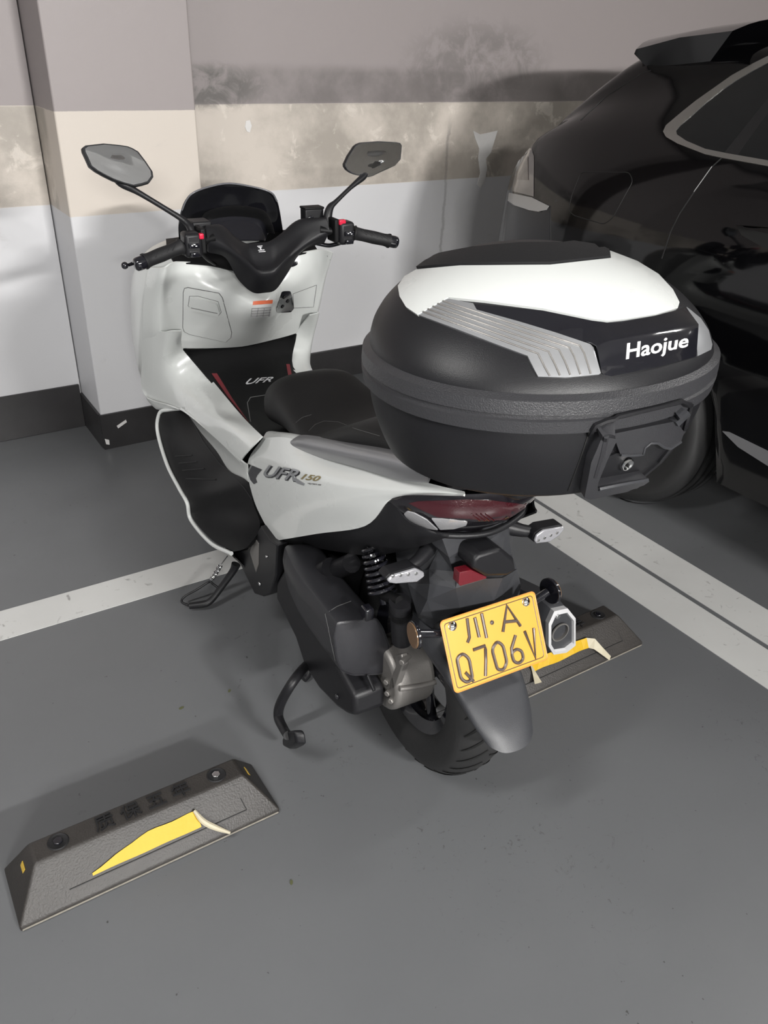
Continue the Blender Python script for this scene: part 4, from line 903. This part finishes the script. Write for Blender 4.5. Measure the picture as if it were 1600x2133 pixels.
# ============================================================ WHEEL STOPS
STOPM = mat('worn_black_rubber', (.025, .022, .02), .5, bump=.9, bscale=260, vary=.35, vscale=14)
STOPM2 = mat('dusty_rubber_edge', (.16, .145, .12), .7, bump=.8, bscale=300, vary=.4, vscale=40)
def wheel_stop(x0, x1, yf, yb, label, tape, rz):
    h = .088; c = np.array([(x0+x1)/2, (yf+yb)/2, 0]); t = thing('wheel_stop', label, 'wheel stop', c, rz, 'rubber wheel stops on the bay floor')
    L_ = (x1-x0)/2; D = (yb-yf)/2
    def ring(k, z, dx, fr, bk): return [(-L_+dx, -D+fr, z), (L_-dx, -D+fr, z), (L_-dx, D-bk, z), (-L_+dx, D-bk, z)]
    R = [ring(0, 0, 0, 0, 0), ring(0, .012, .001, .001, .001), ring(0, h-.008, .048, .058, .03), ring(0, h, .056, .066, .034)]
    v = [p for r in R for p in r]; f = [(i*4+j, i*4+(j+1) % 4, (i+1)*4+(j+1) % 4, (i+1)*4+j) for i in range(3) for j in range(4)]+[(3, 2, 1, 0), (12, 13, 14, 15)]
    body = link('rubber_body', v, f, STOPM, t, bevel=.004, smooth=True)
    e = link('worn_edge', [(-L_+.004, -D-.0006, .002), (L_-.004, -D-.0006, .002), (L_-.006, -D+.010, .0155), (-L_+.006, -D+.010, .0155)], [(0, 1, 2, 3)], STOPM2, t, smooth=False, solid=.001, edge=True, soff=1)
    yc = (-D+.066+D-.034)/2; wy = D-.034-(-D+.066)
    for sx in (-1, 1):
        s = lathe('bolt_recess', [(.0001, .0004), (.015, .0004), (.019, .0022), (.021, .0005)], (sx*(L_-.105), yc, h), (0, 0, 1), RUB, t, N=28)
        cyl('bolt', (sx*(L_-.105), yc, h+.0022), (0, 0, 1), .0095, .004, CHR if (sx > 0 and tape == 0) else BLKG, s, N=6, bevel=.001)
        q = [np.array([sx*(L_-.018), yc-.01, h*.28+.002]), np.array([sx*(L_-.018), yc+.012, h*.28+.002]), np.array([sx*(L_-.037), yc+.012, h*.72]), np.array([sx*(L_-.037), yc-.01, h*.72])]
        n_ = np.array([sx*.88, 0, .5]); prism('reflective_patch', [p+n_*.0006 for p in q], n_*.0012, mat('gold_patch', (.5, .33, .04), .3, bump=.6, bscale=90), t, bevel=0, smooth=False)
    # raised lettering on the flat top
    text_flat('raised_lettering', '\u8d28 \u4fdd \u4e94 \u5e74', (0.005, yc, h+.0002), (1, 0, 0), (0, 1, 0), .20, wy*.72, RUB, t, depth=.0035, bold=.0)
    # inset field and yellow tape on the sloping front
    A_ = np.array([0, -D+.001, .012]); Bq = np.array([0, -D+.058, h-.008]); sl = Bq-A_; n_ = np.cross([1, 0, 0], sl); n_ /= np.linalg.norm(n_)
    def Fp(x, s, o=0): return A_+sl*s+np.array([x, 0, 0])+n_*o
    tube('inset_groove', [Fp(-L_+.10, .30, 0), Fp(L_-.07, .30, 0)], .0014, SEAM, body, n=1, N=6)
    tube('inset_groove', [Fp(L_-.07, .30, 0), Fp(L_-.075, .62, 0)], .001, SEAM, body, n=1, N=6)
    def ribbon(name, lo, hi, mt, par=t):
        v = []; 
        for a, b_ in zip(lo, hi): v += [a, b_]
        f = [(2*i, 2*i+2, 2*i+3, 2*i+1) for i in range(len(lo)-1)]
        return link(name, v, f, mt, par, smooth=False, solid=.0008, edge=True, soff=0)
    if tape == 0:
        xs = np.linspace(-.125, .10, 14); lo = [Fp(x, .38+.006*sin(x*60), .003+.0006*sin(x*60)) for x in xs]; hi = [Fp(x, .38+min(.42, .06+(x+.125)*3.2)*.95+.012*sin(x*80+1), .003+.0008*sin(x*50)) for x in xs]
        tp_ = ribbon('yellow_tape', lo, hi, TAPE)
        tube('tape_curl', [Fp(.095, .80, .006), Fp(.105, .5, .014), Fp(.125, .25, .016), Fp(.150, .0, .014)], [.0035, .0065, .006, .003], TAPEB, tp_, N=8)
    else:
        xs = np.linspace(-.13, .075, 12); lo = [Fp(x, .55+.02*sin(x*50), .006+.002*sin(x*70)) for x in xs]; hi = [Fp(x, .88+.02*sin(x*66), .009+.002*sin(x*90)) for x in xs]
        tp_ = ribbon('yellow_tape', lo, hi, TAPE)
        ribbon('tape_curl', [lo[0], Fp(-.145, .25, .02)], [hi[0], Fp(-.118, .2, .014)], TAPEB, tp_)
        ribbon('tape_curl', [lo[-1], Fp(.085, .45, .012), Fp(.10, .2, .018), Fp(.122, -.05, .012)], [hi[-1], Fp(.095, .75, .018), Fp(.108, .42, .02), Fp(.13, .05, .014)], TAPEB, tp_)
    return t
wheel_stop(-.036, .507, 1.152, 1.305, 'black rubber wheel stop lying alone in the left foreground with yellow tape', 0, 0)
wheel_stop(1.115, 1.657, 1.150, 1.303, 'black rubber wheel stop half hidden behind the scooter exhaust', 1, 0)

# ============================================================ PARKED CAR (world frame, nose towards -y)
CAR = thing('car', 'glossy black sport utility vehicle parked behind the top case', 'car', (3.13, .5, 0))
XC = 3.13
def arch(y, c, r=.40, top=.74):
    d = abs(y-c)
    return max(.24, .36+math.sqrt(max(0, r*r-d*d))) if d < r else .24
ST = [ # y, [P1 P2 P3 P4 P5 P6 P7 P8]  (x, z)
 (-2.00, [(2.75, .35), (2.70, .5), (2.72, .68), (2.78, .75), (2.83, .77), (2.88, .78), (3.0, .80), (3.13, .81)]),
 (-1.90, [(2.45, .30), (2.42, .5), (2.45, .80), (2.52, .86), (2.6, .89), (2.68, .90), (2.9, .92), (3.13, .93)]),
 (-1.60, [(2.28, .28), (2.24, .55), (2.25, .88), (2.32, .97), (2.42, 1.0), (2.55, 1.01), (2.85, 1.03), (3.13, 1.04)]),
 (-.90, [(2.24, .26), (2.20, .58), (2.22, .92), (2.28, 1.08), (2.40, 1.10), (2.52, 1.12), (2.85, 1.14), (3.13, 1.15)]),
 (-.45, [(2.24, .26), (2.20, .58), (2.22, .93), (2.28, 1.14), (2.42, 1.25), (2.52, 1.28), (2.85, 1.32), (3.13, 1.33)]),
 (.20, [(2.24, .26), (2.20, .6), (2.22, .94), (2.27, 1.17), (2.48, 1.48), (2.58, 1.54), (2.85, 1.60), (3.13, 1.62)]),
 (1.0, [(2.235, .26), (2.20, .6), (2.21, .94), (2.265, 1.19), (2.48, 1.48), (2.58, 1.54), (2.85, 1.60), (3.13, 1.62)]),
 (1.38, [(2.23, .26), (2.195, .6), (2.20, .95), (2.26, 1.20), (2.48, 1.47), (2.58, 1.535), (2.85, 1.595), (3.13, 1.61)]),
 (1.60, [(2.225, .26), (2.19, .6), (2.19, .97), (2.27, 1.205), (2.47, 1.45), (2.57, 1.525), (2.85, 1.58), (3.13, 1.60)]),
 (1.85, [(2.225, .26), (2.19, .6), (2.185, .97), (2.28, 1.21), (2.46, 1.42), (2.56, 1.51), (2.85, 1.57), (3.13, 1.585)]),
 (2.10, [(2.23, .27), (2.19, .6), (2.19, .97), (2.285, 1.21), (2.43, 1.37), (2.54, 1.49), (2.85, 1.55), (3.13, 1.565)]),
 (2.28, [(2.24, .28), (2.195, .6), (2.20, .965), (2.29, 1.205), (2.42, 1.34), (2.51, 1.46), (2.85, 1.52), (3.13, 1.54)]),
 (2.45, [(2.27, .30), (2.22, .6), (2.225, .96), (2.31, 1.195), (2.41, 1.28), (2.49, 1.35), (2.85, 1.44), (3.13, 1.45)]),
 (2.60, [(2.33, .33), (2.27, .6), (2.265, .95), (2.34, 1.16), (2.42, 1.20), (2.50, 1.235), (2.85, 1.30), (3.13, 1.31)]),
 (2.72, [(2.40, .36), (2.33, .6), (2.34, .94), (2.40, 1.10), (2.46, 1.12), (2.56, 1.13), (2.85, 1.16), (3.13, 1.17)]),
 (2.84, [(2.50, .40), (2.42, .6), (2.44, .93), (2.48, 1.05), (2.53, 1.06), (2.6, 1.07), (2.85, 1.08), (3.13, 1.08)]),
 (2.95, [(2.75, .45), (2.68, .6), (2.70, .92), (2.72, .98), (2.74, .99), (2.78, 1.0), (2.9, 1.0), (3.13, 1.0)])]
def car_body():
    Y = [s[0] for s in ST]; P = np.array([[(x, s[0], z) for x, z in s[1]] for s in ST])
    A = cm(P, 8); B2 = cm(A.transpose(1, 0, 2), 5).transpose(1, 0, 2); R_, C_ = B2.shape[:2]
    full = []
    for i in range(R_):
        row = B2[i].copy(); y = row[0][1]
        for wc in (1.85, -.95):
            a = arch(y, wc, .405)
            for j in range(C_):
                if row[j][2] < a and row[j][2] < .95: row[j][2] = a+(.0006*j)
        zb = row[0][2]; x0 = row[0][0]
        pre = [(XC, y, zb), (x0+.25, y, zb), (x0+.03, y, zb)]; half = pre+[tuple(p) for p in row]
        mir = [(2*XC-p[0], p[1], p[2]) for p in half[::-1]][1:-1]
        full.append(half+mir)
    b_ = len(full[0]); v = [p for r in full for p in r]
    f = [(i*b_+j, i*b_+(j+1) % b_, (i+1)*b_+(j+1) % b_, (i+1)*b_+j) for i in range(R_-1) for j in range(b_)]
    f += [tuple(range(b_))[::-1], tuple((R_-1)*b_+j for j in range(b_))]
    return v, f
cv_, cf_ = car_body(); body = link('car_body', cv_, cf_, CARP, CAR, angle=50); bc = bvh_of(body, bike=False)
def c5(x, y): return (1000+x*.375, 40+y*.375)
kw = dict(bike=False)
tr = decal('window_trim', [(1382, 275), (1388, 262), (1420, 235), (1450, 211), (1525, 158), (1570, 133), (1640, 98), (1640, 113), (1600, 132), (1570, 148), (1535, 168), (1505, 188), (1470, 216), (1440, 243), (1418, 262), (1409, 273), (1411, 281), (1430, 294), (1470, 311), (1514, 320), (1600, 335), (1640, 349), (1640, 362), (1600, 347), (1506, 330), (1469, 322), (1412, 300), (1388, 286)], bc, mat('window_trim_metal', (.5, .49, .47), .22, metal=.9), CAR, off=.003, solid=.003, step=14, **kw)
gl = decal('side_window', [(1407, 274), (1416, 262), (1438, 241), (1468, 214), (1503, 186), (1533, 166), (1568, 146), (1600, 130), (1640, 111), (1640, 351), (1600, 337), (1514, 322), (1470, 313), (1428, 295)], bc, CARG, CAR, off=.001, solid=.001, step=14, **kw)
decal('window_pillar', [(1519, 322), (1508, 320), (1600, 205), (1640, 160), (1640, 185), (1600, 235), (1535, 326)], bc, CARPL, gl, off=.0015, solid=.001, step=10, **kw)
tlg = decal('tail_lamp', L2(c5, [(180, 955), (200, 860), (225, 740), (250, 715), (290, 722), (300, 760), (298, 985), (240, 970)]), bc, mat('car_tail_lens', (.16, .145, .14), .15, coat=1), CAR, off=.004, solid=.004, step=6, **kw)
decal('lamp_core', L2(c5, [(212, 890), (235, 765), (272, 765), (275, 895)]), bc, mat('car_tail_core', (.05, .035, .035), .2, coat=1), tlg, off=.006, solid=.003, step=6, **kw)
decal('chrome_strip', L2(c5, [(162, 1010), (168, 965), (290, 990), (388, 1038), (375, 1060), (330, 1070), (280, 1062), (200, 1035)]), bc, mat('satin_trim', (.42, .42, .42), .4, metal=.5), CAR, off=.006, solid=.004, step=7, **kw)
decal('rear_bumper', L2(c5, [(135, 1258), (160, 1020), (200, 1040), (290, 1068), (345, 1072), (390, 1045), (392, 1252), (260, 1300), (135, 1300)]), bc, mat('bumper_grey', (.014, .014, .017), .35, spec=.4), CAR, off=.003, solid=.003, step=12, **kw)
seam('bumper_gap', L2(c5, [(390, 1040), (394, 1250)]), bc, SEAM, CAR, .002, **kw)
fd_ = seam('fuel_flap_gap', rnd(L2(c5, [(560, 850), (830, 850), (850, 900), (800, 990), (740, 1100), (690, 1140), (520, 1090), (492, 1060), (510, 980)]), 8), bc, SEAM, CAR, .0016, closed=True, **kw)
seam('door_gap_line', L2(c5, [(1350, 765), (1290, 820), (1190, 960), (1110, 1080), (1060, 1180), (1010, 1330)]), bc, SEAM, CAR, .0025, **kw)
seam('door_gap_line', L2(c5, [(1290, 820), (1240, 890), (1190, 960)]), bc, mat('painted_gap_glint', (.3, .3, .3), .3), CAR, .0012, off=.002, **kw)  # pale strip painted along the door gap as a glint
seam('tailgate_gap', L2(c5, [(560, 560), (700, 430), (900, 300), (950, 285)]), bc, SEAM, CAR, .002, **kw)
hd = decal('door_handle', [(1531, 452), (1540, 445), (1600, 452), (1640, 458), (1640, 480), (1600, 475), (1545, 472), (1533, 464)], bc, CARP, CAR, off=.035, solid=.02, step=6, **kw)
decal('handle_recess_mark', [(1535, 470), (1560, 478), (1640, 495), (1640, 530), (1590, 515), (1545, 490)], bc, SEAM, CAR, off=.002, solid=.001, step=8, **kw)
decal('sill_trim', [(1507, 897), (1520, 899), (1600, 938), (1640, 955), (1640, 990), (1600, 968), (1540, 930)], bc, mat('sill_silver', (.25, .25, .26), .35, metal=.5), CAR, off=.006, solid=.004, step=7, **kw)
seam('door_edge', [(1472, 825), (1477, 900), (1476, 950), (1474, 1003)], bc, CARPL, CAR, .003, **kw)
# roof spoiler
spv = []
for x, w_ in ((2.44, 0), (2.62, 1), (2.9, 2), (3.13, 3)):
    pass
spp = [W(1322, 104, 'x', 2.46), W(1335, 112, 'x', 2.48), W(1356, 148, 'x', 2.49)]
def spo(dx, dz, dy): return [(2.47+dx, 1.9, 1.545+dz), (2.47+dx, 2.1, 1.525+dz), (2.46+dx, 2.27+dy, 1.488+dz), (2.46+dx, 2.275+dy, 1.474+dz), (2.48+dx, 2.20+dy*.5, 1.42+dz), (2.50+dx, 2.0, 1.44+dz)]
rw = [spo(0, 0, 0), spo(.12, .03, .06), spo(.35, .055, .11), spo(.66, .065, .13)]
rw += [[(2*XC-x, y, z) for x, y, z in r] for r in rw[-2::-1]]
rings('roof_spoiler', rw, CARP, CAR, n=3, angle=25)
for yc_ in (1.85, -.95):
    for sx in (-1, 1):
        if sx > 0: xo = 2*XC-2.325
        else: xo = 2.325
        e = thing('wheel', 'x', 'y', (0, 0, 0)); del e['label']; del e['category']; e.parent = CAR
        wheel(e, (xo, yc_, .355), .355, .115, .235, TY, 5, flat=True)
        if sx < 0 and yc_ > 0:
            for k in range(4): 
                rr_ = math.sqrt(max(0, 1))
            prf = []
            for xx in (-.06, -.02, .02, .06): lathe('tread_groove', [(.3565, xx-.004), (.3568, xx+.004)], (xo, yc_, .355), (1, 0, 0), SEAM, e, N=96)
box('wheel_well', (2.48, 1.85, .55), (.3, .78, .35), CARPL, CAR, bevel=.05)
CAR.location = (0, 0, 0); rebase(CAR, (3.13, .5, 0), world=True)

# small bits lying on the floor
LEAF = mat('dry_leaf', (.07, .075, .03), .8)
for (px, py, r_, lab) in ((607, 1838, .006, 'tiny green leaf scrap on the floor right of the left wheel stop'), (378, 1475, .007, 'small brown leaf scrap on the floor left of the centre stand pedal'), (478, 1439, .006, 'dark leaf scrap on the floor between the side stand and the pedal')):
    c = W(px, py, 'z', .0004); a = px*.1
    P = [c+np.array([r_*k*cos(a)-r_*q*sin(a), r_*k*sin(a)+r_*q*cos(a), 0]) for k, q in ((-1, 0), (-.4, .45), (.5, .5), (1.1, .1), (.5, -.4), (-.5, -.5))]
    tag(prism('leaf_scrap', P, (0, 0, .0012), LEAF, bevel=0, smooth=False), lab, 'leaf')
